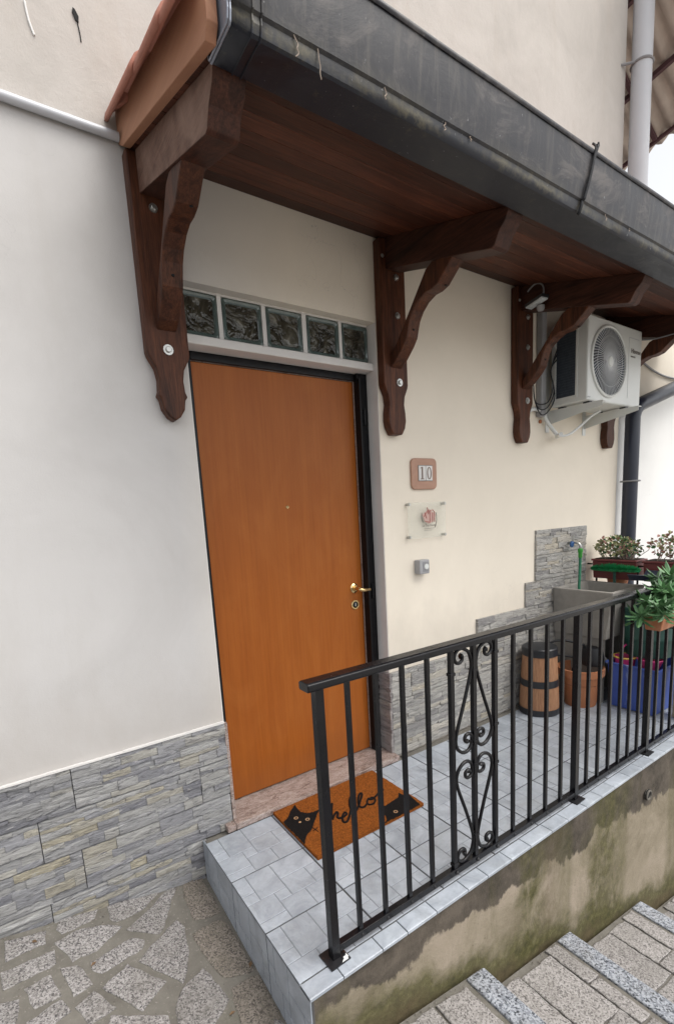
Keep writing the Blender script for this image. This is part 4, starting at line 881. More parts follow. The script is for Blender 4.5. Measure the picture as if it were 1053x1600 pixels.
# ================================================================ RAILING
rl = thing('iron_railing', 'glossy black wrought iron railing with a scrolled panel along the landing edge', 'railing', (1.2, -.866, 0))
YR = -.866; RX1 = 2.62
m = MB(); m.prism([(YR - .0275, .893), (YR - .0225, .8885), (YR + .0225, .8885), (YR + .0275, .893), (YR + .0265, .911), (YR + .019, .9155), (YR - .019, .9155), (YR - .0265, .911)], 0, -.062, RX1)
m.obj('handrail', 'black_metal', rl, bev=.0025)
m = MB(); m.box(-.003, RX1, YR - .012, YR + .012, .020, .044); m.obj('bottom_rail', 'black_metal', rl, bev=.002)
pm = MB(); pm.box(-.0135, .0135, -.0135, .0135, .004, .8885); pm = pm.mesh('post', 'black_metal')
fm = MB(); fm.box(-.036, .036, -.036, .036, .0008, .0055); fm = fm.mesh('foot_plate', 'iron_foot')
bmsh = MB(); bmsh.box(-.0068, .0068, -.0068, .0068, .0435, .889); bmsh = bmsh.mesh('baluster', 'black_metal')
wm = MB(); wm.lathe([(.0001, .008), (.006, .006), (.010, 0), (.0105, -.003)], (0, 0, 0), 10); wm = wm.mesh('weld_drip', 'iron_foot', True)
for x in (-.018, 1.328, 2.02, 2.60):
    p = place(pm, 'post', rl, (x, YR, 0)); place(fm, 'foot_plate', p, (x, YR, 0), rot=(0, 0, R(2)))
for x in (.085, .192, .300, .411, .525, .641, .760, .872, .985, 1.098, 1.213, 1.427, 1.526, 1.625, 1.724, 1.823, 1.922, 2.118, 2.216, 2.314, 2.412, 2.51):
    b_ = place(bmsh, 'baluster', rl, (x, YR, 0), scale=(1.25, 1.25, 1) if x in (.525, .641, .760) else (1, 1, 1)); place(wm, 'weld_drip', b_, (x, YR - .010, .030), scale=(.6, .6, .9))
m = MB(); m.box(.0, .012, YR - .034, YR - .02, .0058, .0072); 
m.prism([(.001, YR - .034), (.016, YR - .027), (.015, YR - .012), (.010, YR - .02), (-.004, YR - .028), (-.012, YR - .034)], 2, .0058, .0068); m.obj('chipped_paint', 'white_plastic', rl)
# scrolls: S bars, sx: which side of the middle bar
def spiral(c, r0, r1, a0, a1, n=16): return [(c[0] + (r0 + (r1 - r0) * i / n) * math.cos(R(a0 + (a1 - a0) * i / n)), c[1] + (r0 + (r1 - r0) * i / n) * math.sin(R(a0 + (a1 - a0) * i / n))) for i in range(n + 1)]
XM = .6425; HW = .108
def scroll(side, flip):
    """outline in (u, w): u distance from the middle bar, w height from the half line; large curl at the top, small curl by the centre"""
    pts = []
    top = spiral((.068, .378), .007, .034, -230, 110, 20)           # end curl near the outer bar
    pts += [(a, b_) for a, b_ in top]
    pts += [(.044, .404), (.026, .392), (.015, .365), (.012, .335)]
    pts += [(.022, .29), (.052, .20), (.082, .12), (.092, .085), (.093, .060), (.084, .036), (.064, .018), (.042, .013), (.024, .022), (.014, .040), (.014, .058)]
    pts += [(a, b_) for a, b_ in spiral((.035, .062), .022, .008, 175, -140, 14)]
    out = []
    for u, w_ in smooth_path([(p[0], p[1], 0) for p in pts], 2) if False else [(p[0], p[1]) for p in pts]:
        out.append((XM + side * u * 1.06, YR, (.466 + (w_ + .006) * (1.0 if flip > 0 else -1.0))))
    return out
for side in (-1, 1):
    for flip in (1, -1):
        P_ = smooth_path(scroll(side, flip), 2); n_ = len(P_)
        rr = [.0068] * n_
        for q in range(8): rr[q] = .0115 - q * .0006; rr[n_ - 1 - q] = .0105 - q * .0005
        m = MB(); m.tube(P_, rr, 8); m.obj('scroll', 'black_metal', rl, smooth=True)
for x, z in ((XM, .790), (XM, .515), (XM, .424), (XM, .132), (.525, .80), (.760, .835), (.760, .548), (.760, .39), (.525, .06)):
    m = MB(); m.box(x - .013, x + .013, YR - .011, YR + .011, z - .006, z + .006); m.obj('collar', 'black_metal', rl, bev=.002)
# ================================================================ DOORMAT
mat_ = thing('doormat', 'orange coir doormat with black cats and the word hello, in front of the orange door', 'doormat', (.46, -.255, .0))
MX0, MX1, MY0, MY1 = .172, .757, -.458, -.0600
m = MB(); nx, ny = 60, 42; vs = []; fs = []; r = random.Random(8)
def mz(x, y): return .0155 + .0012 * mnoise.noise(Vector((x * 40, y * 40, 0)))
for i in range(nx + 1):
    for j in range(ny + 1):
        e = r.uniform(-.0012, .0012); x = MX0 + (MX1 - MX0) * i / nx; y = MY0 + (MY1 - MY0) * j / ny
        if i in (0, nx): x += e
        if j in (0, ny): y += e
        vs.append((x, y, mz(x, y)))
for i in range(nx):
    for j in range(ny): a = i * (ny + 1) + j; fs.append((a, a + ny + 1, a + ny + 2, a + 1))
m.add(vs, fs); m.box(MX0 + .001, MX1 - .001, MY0 + .001, MY1 - .001, .0012, .0135); m.obj('coir_pad', 'coir', mat_)
def clampm(p): return (min(MX1 - .001, max(MX0 + .001, p[0])), min(MY1, max(MY0 + .001, p[1])))
def print_poly(P_, name, mat='coir_black', z=.0172):
    P_ = [clampm(p) for p in P_]; r = random.Random(2); Q = []
    for i in range(len(P_)):
        a, b_ = P_[i], P_[(i + 1) % len(P_)]; k = max(1, int(math.dist(a, b_) / .006))
        for j in range(k): Q.append((a[0] + (b_[0] - a[0]) * j / k + r.uniform(-.0012, .0012), a[1] + (b_[1] - a[1]) * j / k + r.uniform(-.0012, .0012)))
    m = MB(); m.prism(Q, 2, .0135, z); return m.obj(name, mat, mat_)
print_poly(ART['catl'], 'printed_cat'); print_poly(ART['catr'], 'printed_cat')
def eye(c, s=1):
    m = MB(); m.lathe([(.0065 * s, .0172), (.0065 * s, .0180), (.010 * s, .0180), (.010 * s, .0172)], (c[0], c[1], 0), 14, cap=False); m.obj('printed_eye', 'coir_eye', mat_)
eye(ART['eyes'][0]); eye(ART['eyes'][1]); eye(ART['eyer'][0]); 
m = MB(); m.lathe([(.006, .0172), (.0055, .0180), (.0001, .0182)], (ART['eyes'][2][0], ART['eyes'][2][1], 0), 10); m.obj('printed_nose', 'coir_eye', mat_)
m = MB(); m.lathe([(.006, .0172), (.0055, .0180), (.0001, .0182)], (ART['eyer'][1][0] - .012, ART['eyer'][1][1] + .01, 0), 8); m.obj('printed_nose', 'white_plastic', mat_)
m = MB(); word = ART['h'] + ART['e'][1:] + ART['l1'][1:] + ART['l2'][1:]
m.tube(smooth_path([(p[0], p[1], .0165) for p in word], 4), .0054, 6)
m.tube(smooth_path([(p[0], p[1], .0165) for p in ART['o']], 4), .0050, 6); m.tube([(ART['l2'][-1][0], ART['l2'][-1][1], .0165), (ART['o'][0][0], ART['o'][0][1], .0165)], .003, 6)
m.obj('printed_word', 'coir_black', mat_)
m = MB(); wk = ART['whisk']; m.tube([(p[0], p[1], .0166) for p in wk[:3]], .0018, 5); m.tube([(p[0], p[1], .0166) for p in wk[3:]], .0018, 5); m.obj('printed_whiskers', 'coir_black', mat_)
# ================================================================ HOUSE NUMBER, PLAQUE, SWITCH
def rrect(cx, cz, w_, h_, r_, n=5):
    P_ = []
    for sx, sz, a in ((1, 1, 0), (-1, 1, 90), (-1, -1, 180), (1, -1, 270)): P_ += arc(cx + sx * (w_ / 2 - r_), cz + sz * (h_ / 2 - r_), r_, a, a + 90, n)
    return P_
hn = thing('house_number', 'rounded pinkish stoneware plaque with the number 10 on the wall', 'number plaque', (1.247, 0, 1.566))
m = MB(); m.prism(rrect(1.247, 1.566, .188, .166, .026), 1, -.014, -.0005); m.obj('plaque', 'clay_sign', hn, bev=.004, seg=3)
m = MB(); m.box(1.199, 1.305, -.0155, -.0135, 1.527, 1.612); m.obj('recess', 'print_grey', hn)
for xa, xb in ((1.2015, 1.2515), (1.2545, 1.3025)): m = MB(); m.box(xa, xb, -.0185, -.0145, 1.530, 1.609); m.obj('digit_tile', 'number_white', hn, bev=.001)
def text(body, loc, size, mat, name, parent, depth=.0006, sx=1.0, rot=(PI / 2, 0, 0), align='CENTER', bold=0.0):
    cu = bpy.data.curves.new(name, 'FONT'); cu.body = body; cu.size = size; cu.extrude = depth; cu.align_x = align; cu.align_y = 'CENTER'; cu.offset = bold; cu.resolution_u = 4
    tmp = bpy.data.objects.new(name, cu); me = bpy.data.meshes.new_from_object(tmp); bpy.data.objects.remove(tmp); bpy.data.curves.remove(cu)
    me.materials.clear(); me.materials.append(M[mat])
    o = bpy.data.objects.new(name, me); o.location = loc; link(o, parent); o.rotation_euler = rot; o.scale = (sx, 1, 1); return o
# serif digits
m = MB(); xc = 1.2265; m.box(xc - .0045, xc + .0045, -.0195, -.0184, 1.540, 1.597); m.box(xc - .013, xc + .013, -.0195, -.0184, 1.537, 1.5405); m.prism([(xc - .0045, 1.5972), (xc + .0045, 1.5972), (xc + .0045, 1.6025), (xc - .003, 1.6025), (xc - .013, 1.597), (xc - .013, 1.5935)], 1, -.0195, -.0184); m.obj('digit', 'number_ink', hn)
m = MB(); xc = 1.2785; vs = []; fs = []; n_ = 32
for q in range(n_):
    a = 2 * PI * q / n_; ex = 1.0
    for (ra, rb) in ((.0165, .033), (.0095, .0285)):
        for yy in (-.0184, -.0195): vs.append((xc + ra * math.cos(a), yy, 1.5695 + rb * math.sin(a)))
for q in range(n_):
    a = q * 4; b_ = ((q + 1) % n_) * 4; fs += [(a + 1, b_ + 1, b_ + 3, a + 3), (a, b_, b_ + 1, a + 1), (a + 3, b_ + 3, b_ + 2, a + 2)]
m.add(vs, fs); m.obj('digit', 'number_ink', hn)
pl = thing('acrylic_plaque', 'clear acrylic sign with a faded red house drawing, below the number 10', 'sign', (1.25, -.02, 1.32))
m = MB(); m.prism(rrect(1.25, 1.316, .285, .195, .004), 1, -.0245, -.0215); m.obj('acrylic_sheet', 'acrylic', pl)
sm_ = MB(); sm_.lathe([(.0001, -.010), (.0065, -.010), (.0075, -.0085), (.0075, -.0035), (.0045, -.0034), (.0045, .0), (.0075, .0), (.0075, .019)], (0, 0, 0), 14, axis=1); sm_ = sm_.mesh('standoff', 'steel', False)
for x, z in ((1.118, 1.404), (1.384, 1.402), (1.118, 1.229), (1.384, 1.229)): place(sm_, 'standoff', pl, (x, -.0212, z))
yy = -.0255
def stroke(pts, wd, mat, name='drawn_line'):
    m = MB(); m.tube([(a, yy, b_) for a, b_ in pts], wd, 4); return m.obj(name, mat, pl)
bx, bz = 1.262, 1.335
m = MB(); m.prism([(bx + .047 * math.cos(a) * (1 + .12 * math.sin(5 * a)), bz + .036 * math.sin(a) * (1 + .1 * math.cos(4 * a))) for a in [2 * PI * q / 26 for q in range(26)]], 1, -.0251, -.0248); m.obj('drawing_wash', 'print_pink', pl)
for pts in ([(bx - .04, bz + .0), (bx - .005, bz + .035), (bx + .008, bz + .012)], [(bx + .004, bz + .03), (bx + .028, bz + .036), (bx + .046, bz + .020)], [(bx + .006, bz + .03), (bx + .006, bz - .030)], [(bx + .026, bz + .02), (bx + .026, bz - .032)],
            [(bx + .042, bz + .02), (bx + .042, bz - .032)], [(bx - .03, bz - .026), (bx + .006, bz - .032)], [(bx - .032, bz + .022), (bx - .02, bz - .01)], [(bx - .012, bz + .05), (bx - .006, bz + .012)]): stroke(pts, .0022, 'print_red')
stroke([(bx + .055, bz + .02), (bx + .058, bz - .02), (bx + .05, bz - .05), (bx + .044, bz - .062)], .0016, 'print_grey'); stroke([(bx - .055, bz + .02), (bx - .056, bz - .008), (bx - .048, bz - .03)], .0016, 'print_grey')
text('La Tua Home', (1.262, yy, 1.286), .019, 'print_grey', 'lettering', pl, .0003)
stroke([(bx - .038, bz - .067), (bx + .038, bz - .065)], .0014, 'print_grey'); stroke([(bx - .038, bz - .076), (bx + .02, bz - .075)], .0012, 'print_grey')
bl = thing('doorbell_box', 'small grey plastic doorbell box on the wall below the acrylic sign', 'doorbell', (1.205, 0, 1.06))
m = MB(); m.box(1.163, 1.237, -.045, -.001, 1.022, 1.10); m.obj('housing', 'grey_plastic', bl, bev=.005)
m = MB(); m.box(1.187, 1.232, -.0468, -.0451, 1.034, 1.088); m.obj('recessed_panel', 'cable', bl); m = MB(); m.lathe([(.0001, -.006), (.014, -.0055), (.016, -.003), (.016, 0)], (1.210, -.0468, 1.062), 18, axis=1); m.obj('push_button', 'white_plastic', bl, smooth=True, auto=True)
# ================================================================ AIR CONDITIONER
AX0, AX1, AY, AZ0, AZ1 = 2.352, 3.018, -.300, 1.985, 2.478
ac = thing('air_conditioner', 'cream air conditioner outdoor unit on wall brackets under the canopy', 'air conditioner', (2.7, -.15, AZ0))
m = MB(); m.box(AX0, AX1, AY, -.055, AZ0, AZ1); m.obj('casing', 'ac_white', ac, bev=.010, seg=3)
m = MB(); m.box(AX0 - .0035, AX0 - .0005, -.225, -.095, AZ0 + .045, AZ1 - .05); m.obj('condenser_grille', 'ac_dark', ac)
m = MB()
for q in range(26): z = AZ0 + .05 + q * .0155; m.box(AX0 - .0065, AX0 - .0036, -.225, -.095, z, z + .002)
m.obj('grille_wires', 'ac_dark', ac)
m = MB(); m.box(AX0 - .008, AX0 - .0005, -.238, -.2255, AZ0 + .03, AZ1 - .04); m.box(AX0 - .008, AX0 - .0005, -.0945, -.082, AZ0 + .03, AZ1 - .04); m.box(AX0 - .008, AX0 - .0005, -.225, -.095, AZ0 + .03, AZ0 + .044); m.obj('grille_frame', 'ac_white', ac, bev=.001)
fc = (AX0 + .242, AY, AZ0 + .247); FR = .205
m = MB(); m.lathe([(FR + .014, .004), (FR + .010, -.010), (FR, -.014), (FR - .006, -.010), (FR - .008, .0)], fc, 56, axis=1, cap=False); m.obj('fan_ring', 'ac_white', ac, smooth=True, auto=True)
m = MB(); m.lathe([(.0001, -.0008), (FR - .004, -.0008)], fc, 48, axis=1, cap=False); m.obj('fan_opening', 'ac_dark', ac)
m = MB()
for q in range(5):                                               # fan blades behind the guard
    a0 = 2 * PI * q / 5; pts = []
    for rr, da in ((.04, 0), (.10, .10), (.185, .30), (.19, .75), (.13, .72), (.05, .6)):
        a = a0 + da; pts.append((fc[0] + rr * math.cos(a), fc[2] + rr * math.sin(a)))
    m.prism(pts, 1, AY - .0035, AY - .0012)
m.obj('fan_blades', 'black_plastic', ac)
m = MB()
for q in range(64):
    a = 2 * PI * q / 64; tw = .45
    P_ = [(fc[0] + rr * math.cos(a + tw * rr / FR), AY - .0085 - .004 * math.sin(PI * rr / FR), fc[2] + rr * math.sin(a + tw * rr / FR)) for rr in (.028, .09, .15, FR - .004)]
    m.tube(P_, .0024, 4)
for rr in (.075, .15): m.tube([(fc[0] + rr * math.cos(2 * PI * k_ / 40), AY - .0105, fc[2] + rr * math.sin(2 * PI * k_ / 40)) for k_ in range(40)], .0016, 4, closed=True)
m.obj('fan_guard', 'ac_grey', ac)
m = MB(); m.lathe([(.0001, -.019), (.026, -.018), (.031, -.014), (.031, -.006)], fc, 24, axis=1); m.obj('fan_hub', 'ac_white', ac, smooth=True, auto=True)
m = MB(); xg = AX0 + .49; m.box(xg, xg + .003, AY - .001, AY + .001, AZ0 + .05, AZ1 - .06); m.box(xg + .003, AX1 - .04, AY - .001, AY + .001, AZ1 - .065, AZ1 - .060); m.obj('panel_groove', 'ac_grey', ac)
text('Hisense', (xg + .095, AY - .0012, AZ0 + .352), .040, 'print_grey', 'lettering', ac, .0005, bold=.0008); text('inverter', (xg + .06, AY - .0012, AZ0 + .318), .020, 'print_grey', 'lettering', ac, .0005)
for x in (AX0 + .012, AX0 + .03): m = MB(); m.lathe([(.0001, -.003), (.004, -.003), (.004, 0)], (x, AY, AZ0 + .02), 8, axis=1); m.obj('screw', 'ac_grey', ac)
br = thing('ac_bracket', 'pale grey steel bracket arms carrying the air conditioner', 'bracket', (2.6, 0, 1.9))
for x in (2.395, 2.845):
    m = MB(); m.prism([(-.005, 1.885), (-.005, 1.975), (-.375, 1.975), (-.375, 1.947), (-.34, 1.940)], 0, x, x + .003); m.box(x + .0031, x + .04, -.375, -.005, 1.9705, 1.975); a = m.obj('arm', 'ac_white', br)
    m = MB(); m.box(x - .02, x + .02, -.0045, -.001, 1.84, 2.40); m.obj('wall_plate', 'ac_white', a)
    for y in (-.10, -.27): m = MB(); m.box(x + .002, x + .036, y - .02, y + .02, 1.9752, 1.9845); m.obj('rubber_foot', 'black_plastic', a)
m = MB(); m.box(2.27, 2.32, -.045, -.001, 1.93, 2.60); o = m.obj('pipe_cover', 'grey_plastic', None, bev=.008); tag(o, 'grey pipe cover strip on the wall beside the air conditioner', 'pipe cover')
m = MB()
for q, (dx, dz) in enumerate(((0, 0), (.01, -.03), (-.012, .03))):
    m.tube(smooth_path([(2.345, -.10, 2.30 + dz), (2.31, -.08, 2.20), (2.335 + dx, -.09, 2.08 + dz), (2.30, -.07, 1.985 + dz), (2.24 + dx, -.05, 1.97 + dz), (2.215, -.03, 2.03), (2.225, -.015, 2.12)], 5), .0038, 7)
o = m.obj('cable_loops', 'black_plastic', None, smooth=True); tag(o, 'dark cable loops hanging between the canopy bracket and the air conditioner', 'cables')
dh = thing('drain_pipe', 'thin white condensate pipe with an open stub below the air conditioner', 'pipe', (2.4, 0, 1.8))
m = MB(); m.tube([(2.47, -.026, 1.812), (2.30, -.165, 1.80)], .013, 12); m.obj('stub', 'white_plastic', dh, smooth=True, auto=True)
m = MB(); m.tube(smooth_path([(2.16, -.012, 1.955), (2.23, -.02, 1.975), (2.30, -.03, 1.955), (2.35, -.04, 1.89), (2.40, -.075, 1.812)], 5), .0125, 12); m.obj('elbow_hose', 'white_plastic', dh, smooth=True, auto=True)
m = MB(); m.tube(smooth_path([(2.44, -.05, 1.812), (2.52, -.08, 1.82), (2.60, -.11, 1.87), (2.66, -.16, 1.935), (2.70, -.20, 1.965)], 5), .008, 10); m.obj('thin_hose', 'white_plastic', dh, smooth=True, auto=True)
m = MB(); m.lathe([(.0001, -.01), (.012, -.009), (.012, 0)], (2.31, -.004, 1.905), 10, axis=1); o = m.obj('wall_plug', 'terracotta_pot', None); tag(o, 'small orange plugged hole in the wall below the third bracket', 'plug')
# lamp on the third rafter
lp = thing('security_lamp', 'small pale angled lamp with a curved wire fixed on the rafter by the air conditioner', 'lamp', (2.0, -.2, 2.5))
m = MB(); m.prism([(1.989, -.121), (1.941, -.256), (1.989, -.264), (2.039, -.124)], 2, 2.500, 2.506); m.obj('light_panel', 'panel_white', lp)
m = MB(); m.prism([(1.988, -.113), (1.936, -.262), (1.991, -.271), (2.0435, -.117)], 2, 2.5065, 2.522); m.obj('lamp_housing', 'black_plastic', lp, bev=.002)
m = MB(); m.lathe([(.0001, -.02), (.016, -.016), (.022, -.004), (.022, .01)], (2.018, -.20, 2.482), 18); m.obj('sensor', 'grey_plastic', lp, smooth=True, auto=True)
m = MB(); m.tube(smooth_path([(2.036, -.10, 2.605), (2.034, -.13, 2.622), (2.034, -.165, 2.627), (2.034, -.195, 2.61), (2.034, -.207, 2.58), (2.03, -.205, 2.523)], 5), .0045, 8); m.obj('curved_wire', 'cable', lp, smooth=True)
sl2 = thing('spot_lamp', 'white plastic lamp housing at the right edge on the last bracket', 'lamp', (3.10, -.50, 2.37))
m = MB(); m.box(3.075, 3.17, -.545, -.475, 2.352, 2.435); m.obj('housing', 'white_plastic', sl2, bev=.012, seg=3); m = MB(); m.box(3.085, 3.16, -.55, -.5455, 2.36, 2.385); m.obj('lens', 'black_plastic', sl2)
m = MB(); m.tube(smooth_path([(3.02, -.28, 2.43), (3.04, -.36, 2.415), (3.07, -.44, 2.42), (3.09, -.48, 2.425)], 4), .004, 6); o = m.obj('lamp_cable', 'cable', None, smooth=True); tag(o, 'thin pale cable from the air conditioner to the white lamp', 'cable')
# ================================================================ TAP, HOSE
tp = thing('wall_tap', 'wall tap with a blue wheel on the stone tiles above the sink', 'tap', (2.66, 0, 1.09))
m = MB(); m.tube([(2.66, -.012, 1.085), (2.66, -.075, 1.085)], .009, 10); m.tube(smooth_path([(2.66, -.055, 1.085), (2.66, -.085, 1.083), (2.665, -.10, 1.065), (2.665, -.102, 1.045)], 4), .009, 10); m.tube([(2.66, -.05, 1.085), (2.66, -.05, 1.14)], .006, 8); m.lathe([(.018, -.004), (.018, 0)], (2.66, -.012, 1.085), 12, axis=1); m.obj('spout', 'steel', tp, smooth=True, auto=True)
m = MB(); m.lathe([(.012, -.012), (.022, -.010), (.022, 0), (.010, .001)], (2.632, -.052, 1.075), 14, axis=1); m.obj('wheel', 'blue_cap', tp, smooth=True, auto=True)
hz = thing('garden_hose', 'green hose hanging from the tap down into the sink', 'hose', (2.66, -.1, .8))
m = MB(); m.lathe([(.012, 0), (.0135, .004), (.0135, .035), (.017, .04), (.017, .062), (.011, .066)], (2.665, -.102, .978), 14); m.obj('connector', 'hose_head', hz, smooth=True, auto=True)
m = MB(); m.tube(smooth_path([(2.665, -.102, .985), (2.662, -.104, .92), (2.650, -.11, .84), (2.635, -.12, .74), (2.63, -.17, .66), (2.70, -.22, .63)], 6), .0095, 10); m.obj('tube', 'hose', hz, smooth=True)
# ================================================================ SINK
sk = thing('concrete_sink', 'old grey concrete wash sink against the wall under the tap', 'sink', (2.66, -.22, .45))
m = MB(); A0, A1, B0, B1, zt, zb = 2.462, 2.895, -.445, -.018, .782, .455; w_ = .032; ix = .05
o_ = [(A0, B0), (A1, B0), (A1, B1), (A0, B1)]; ob = [(A0 + .02, B0 + .05), (A1 - .02, B0 + .05), (A1 - .02, B1), (A0 + .02, B1)]
it = [(A0 + w_, B0 + w_), (A1 - w_, B0 + w_), (A1 - w_, B1 - w_), (A0 + w_, B1 - w_)]; ib = [(A0 + w_ + ix, B0 + w_ + ix), (A1 - w_ - ix, B0 + w_ + ix), (A1 - w_ - ix, B1 - w_ - ix), (A0 + w_ + ix, B1 - w_ - ix)]
vs = [(*p, zb) for p in ob] + [(*p, zt) for p in o_] + [(*p, zt) for p in it] + [(*p, zb + .04) for p in ib]
fs = [(3, 2, 1, 0)]
for i in range(4): j = (i + 1) % 4; fs += [(i, j, 4 + j, 4 + i), (4 + i, 4 + j, 8 + j, 8 + i), (8 + i, 8 + j, 12 + j, 12 + i)]
fs.append((12, 13, 14, 15)); m.add(vs, fs); m.obj('basin', 'concrete', sk, bev=.008)
for x in (2.50, 2.82): m = MB(); m.box(x, x + .05, -.36, -.02, 0, .4545); m.obj('leg', 'concrete', sk)
# ================================================================ BARREL, POTS, TUB
bx_, by_ = 2.115, -.152
ba = thing('wooden_barrel', 'small tapered wooden barrel with three black bands by the tiled wall', 'barrel', (bx_, by_, 0))
def R_(z): return .130 - .022 * (z / .445) ** 1.3
m = MB(); zz = [0.002, .04, .1, .2, .3, .4, .425]; m.lathe([(R_(z) - .003, z) for z in zz], (bx_, by_, 0), 40); m.obj('staves', 'barrel', ba, smooth=True, auto=True)
for a, b_ in ((.0005, .042), (.190, .236)): m = MB(); m.lathe([(R_(a), a), (R_((a + b_) / 2) + .0015, (a + b_) / 2), (R_(b_), b_)], (bx_, by_, 0), 40, cap=False); m.obj('band', 'black_plastic', ba, smooth=True)
m = MB(); m.lathe([(R_(.4) + .001, .393), (R_(.4) + .002, .44), (R_(.4) - .004, .447), (.09, .450), (.0001, .4515)], (bx_, by_, 0), 40); m.obj('lid', 'black_plastic', ba, smooth=True, auto=True)
def pot(x, y, z, rt, rb, h, label, name='flower_pot', mat='terracotta_pot', soil=.85):
    p = thing(name, label, 'pot', (x, y, z)); m = MB(); t_ = .008
    m.lathe([(rb, 0), (rb + (rt - rb) * .78, h * .80), (rt - .004, h * .80 + .002), (rt + .003, h * .80 + .006), (rt + .004, h), (rt - t_, h + .001), (rt - t_ - .002, h * .84), (rb + (rt - rb) * .6 - t_, h * .55)], (x, y, z), 36, cap=False); m.lathe([(.0001, 0), (rb, 0)], (x, y, z + .0005), 36, cap=False)
    m.obj('clay_wall', mat, p, smooth=True, auto=True)
    m = MB(); m.lathe([(.0001, h * soil), (rb + (rt - rb) * .8 - .006, h * soil - .004)], (x, y, z), 24, cap=False); m.obj('soil', 'soil', p); return p
pot(2.425, -.262, .0, .148, .100, .262, 'empty terracotta coloured pot on the floor between the barrel and the blue tub', soil=.62)
pot(3.03, -.19, .682, .075, .055, .13, 'small terracotta pot standing behind the green broom head')
tb = thing('blue_tub', 'rectangular blue plastic storage tub filled with toys under the green bucket', 'tub', (2.68, -.55, 0), )
tx0, tx1, ty0, ty1 = 2.505, 2.93, -.715, -.40
m = MB(); vs = [(tx0 + .02, ty0 + .02, .004), (tx1 - .02, ty0 + .02, .004), (tx1 - .02, ty1 - .02, .004), (tx0 + .02, ty1 - .02, .004), (tx0, ty0, .31), (tx1, ty0, .31), (tx1, ty1, .31), (tx0, ty1, .31), (tx0 + .012, ty0 + .012, .31), (tx1 - .012, ty0 + .012, .31), (tx1 - .012, ty1 - .012, .31), (tx0 + .012, ty1 - .012, .31), (tx0 + .03, ty0 + .03, .03), (tx1 - .03, ty0 + .03, .03), (tx1 - .03, ty1 - .03, .03), (tx0 + .03, ty1 - .03, .03)]
fs = [(3, 2, 1, 0), (12, 13, 14, 15)]
for i in range(4): j = (i + 1) % 4; fs += [(i, j, 4 + j, 4 + i), (4 + i, 4 + j, 8 + j, 8 + i), (8 + i, 8 + j, 12 + j, 12 + i)]
m.add(vs, fs); m.obj('body', 'blue_tub', tb, bev=.012, seg=3)
m = MB(); m.tube([(tx0 - .004, ty0 - .004, .306), (tx1 + .004, ty0 - .004, .306), (tx1 + .004, ty1 + .004, .306), (tx0 - .004, ty1 + .004, .306)], .008, 8, closed=True); m.obj('rim', 'blue_tub', tb)
ty = thing('pink_basket', 'pink toy basket with a yellow rim at the wall side of the blue tub', 'basket', (2.60, -.47, .22))
m = MB(); m.lathe([(.050, .0), (.066, .10), (.062, .10), (.046, .006)], (2.59, -.475, .245), 20, cap=False); m.lathe([(.0001, .003), (.047, .003)], (2.59, -.475, .245), 20, cap=False); m.obj('bowl', 'pink', ty, smooth=True, auto=True)
m = MB(); m.tube([(2.59 + .068 * math.cos(2 * PI * q / 24), -.475 + .068 * math.sin(2 * PI * q / 24), .343) for q in range(24)], .006, 6, closed=True); m.obj('rim', 'yellow', ty, smooth=True)
m = MB(); m.tube([(2.59 - .06 * math.cos(a), -.475, .345 + .075 * math.sin(a)) for a in [PI * q / 12 for q in range(13)]], .006, 6); m.obj('handle', 'pink', ty, smooth=True)
t2 = thing('pink_bowl', 'pink plastic bowl at the railing side of the blue tub', 'bowl', (2.64, -.62, .25))
m = MB(); m.lathe([(.045, 0), (.075, .075), (.071, .075), (.042, .006)], (2.62, -.62, .275), 22, cap=False); m.lathe([(.0001, .003), (.044, .003)], (2.62, -.62, .275), 22, cap=False); m.obj('bowl', 'pink', t2, smooth=True, auto=True); m = MB(); m.tube([(2.62 + .077 * math.cos(2 * PI * q / 24), -.62 + .077 * math.sin(2 * PI * q / 24), .349) for q in range(24)], .005, 6, closed=True); m.obj('rim', 'pink', t2, smooth=True)
gb = thing('green_bucket', 'dark green plastic bucket standing on the blue tub behind the railing', 'bucket', (2.70, -.55, .34))
m = MB(); c = (2.72, -.56, .352); m.lathe([(.135, 0), (.150, .11), (.156, .115), (.158, .13), (.153, .14), (.168, .30), (.176, .305), (.176, .325), (.165, .326), (.15, .16), (.125, .01)], c, 36, cap=False); m.lathe([(.0001, 0), (.135, .001)], c, 36, cap=False); m.obj('body', 'green_tub', gb, smooth=True, auto=True)
m = MB(); m.tube([(c[0] - .17 * math.cos(a) * .98, c[1] + .10 * math.sin(a), c[2] + .305 - .19 * math.sin(a)) for a in [PI * q / 14 for q in range(15)]], .006, 6); m.obj('handle', 'green_tub', gb, smooth=True)
bg_ = thing('black_bag', 'crumpled black plastic sack under the sink', 'bag', (2.62, -.25, 0))
def blob(c, rad, seed, name, mat, parent, n=18, amp=.3, fq=7):
    m = MB(); vs = []; fs = []
    for i in range(n + 1):
        for j in range(2 * n):
            t_ = PI * i / n; p_ = PI * j / n; d = Vector((math.sin(t_) * math.cos(p_), math.sin(t_) * math.sin(p_), math.cos(t_)))
            k_ = 1 + amp * mnoise.noise(d * 2.2 + Vector((seed, 0, 0))) + amp * .35 * mnoise.noise(d * fq + Vector((0, seed, 0)))
            vs.append((c[0] + d.x * rad[0] * k_, c[1] + d.y * rad[1] * k_, max(c[2] + d.z * rad[2] * k_, .002)))
    for i in range(n):
        for j in range(2 * n): a = i * 2 * n + j; b_ = i * 2 * n + (j + 1) % (2 * n); fs.append((a, a + 2 * n, b_ + 2 * n, b_))
    m.add(vs, fs); return m.obj(name, mat, parent, smooth=True)
blob((2.62, -.17, .20), (.12, .12, .20), 3, 'sack', 'black_plastic', bg_)
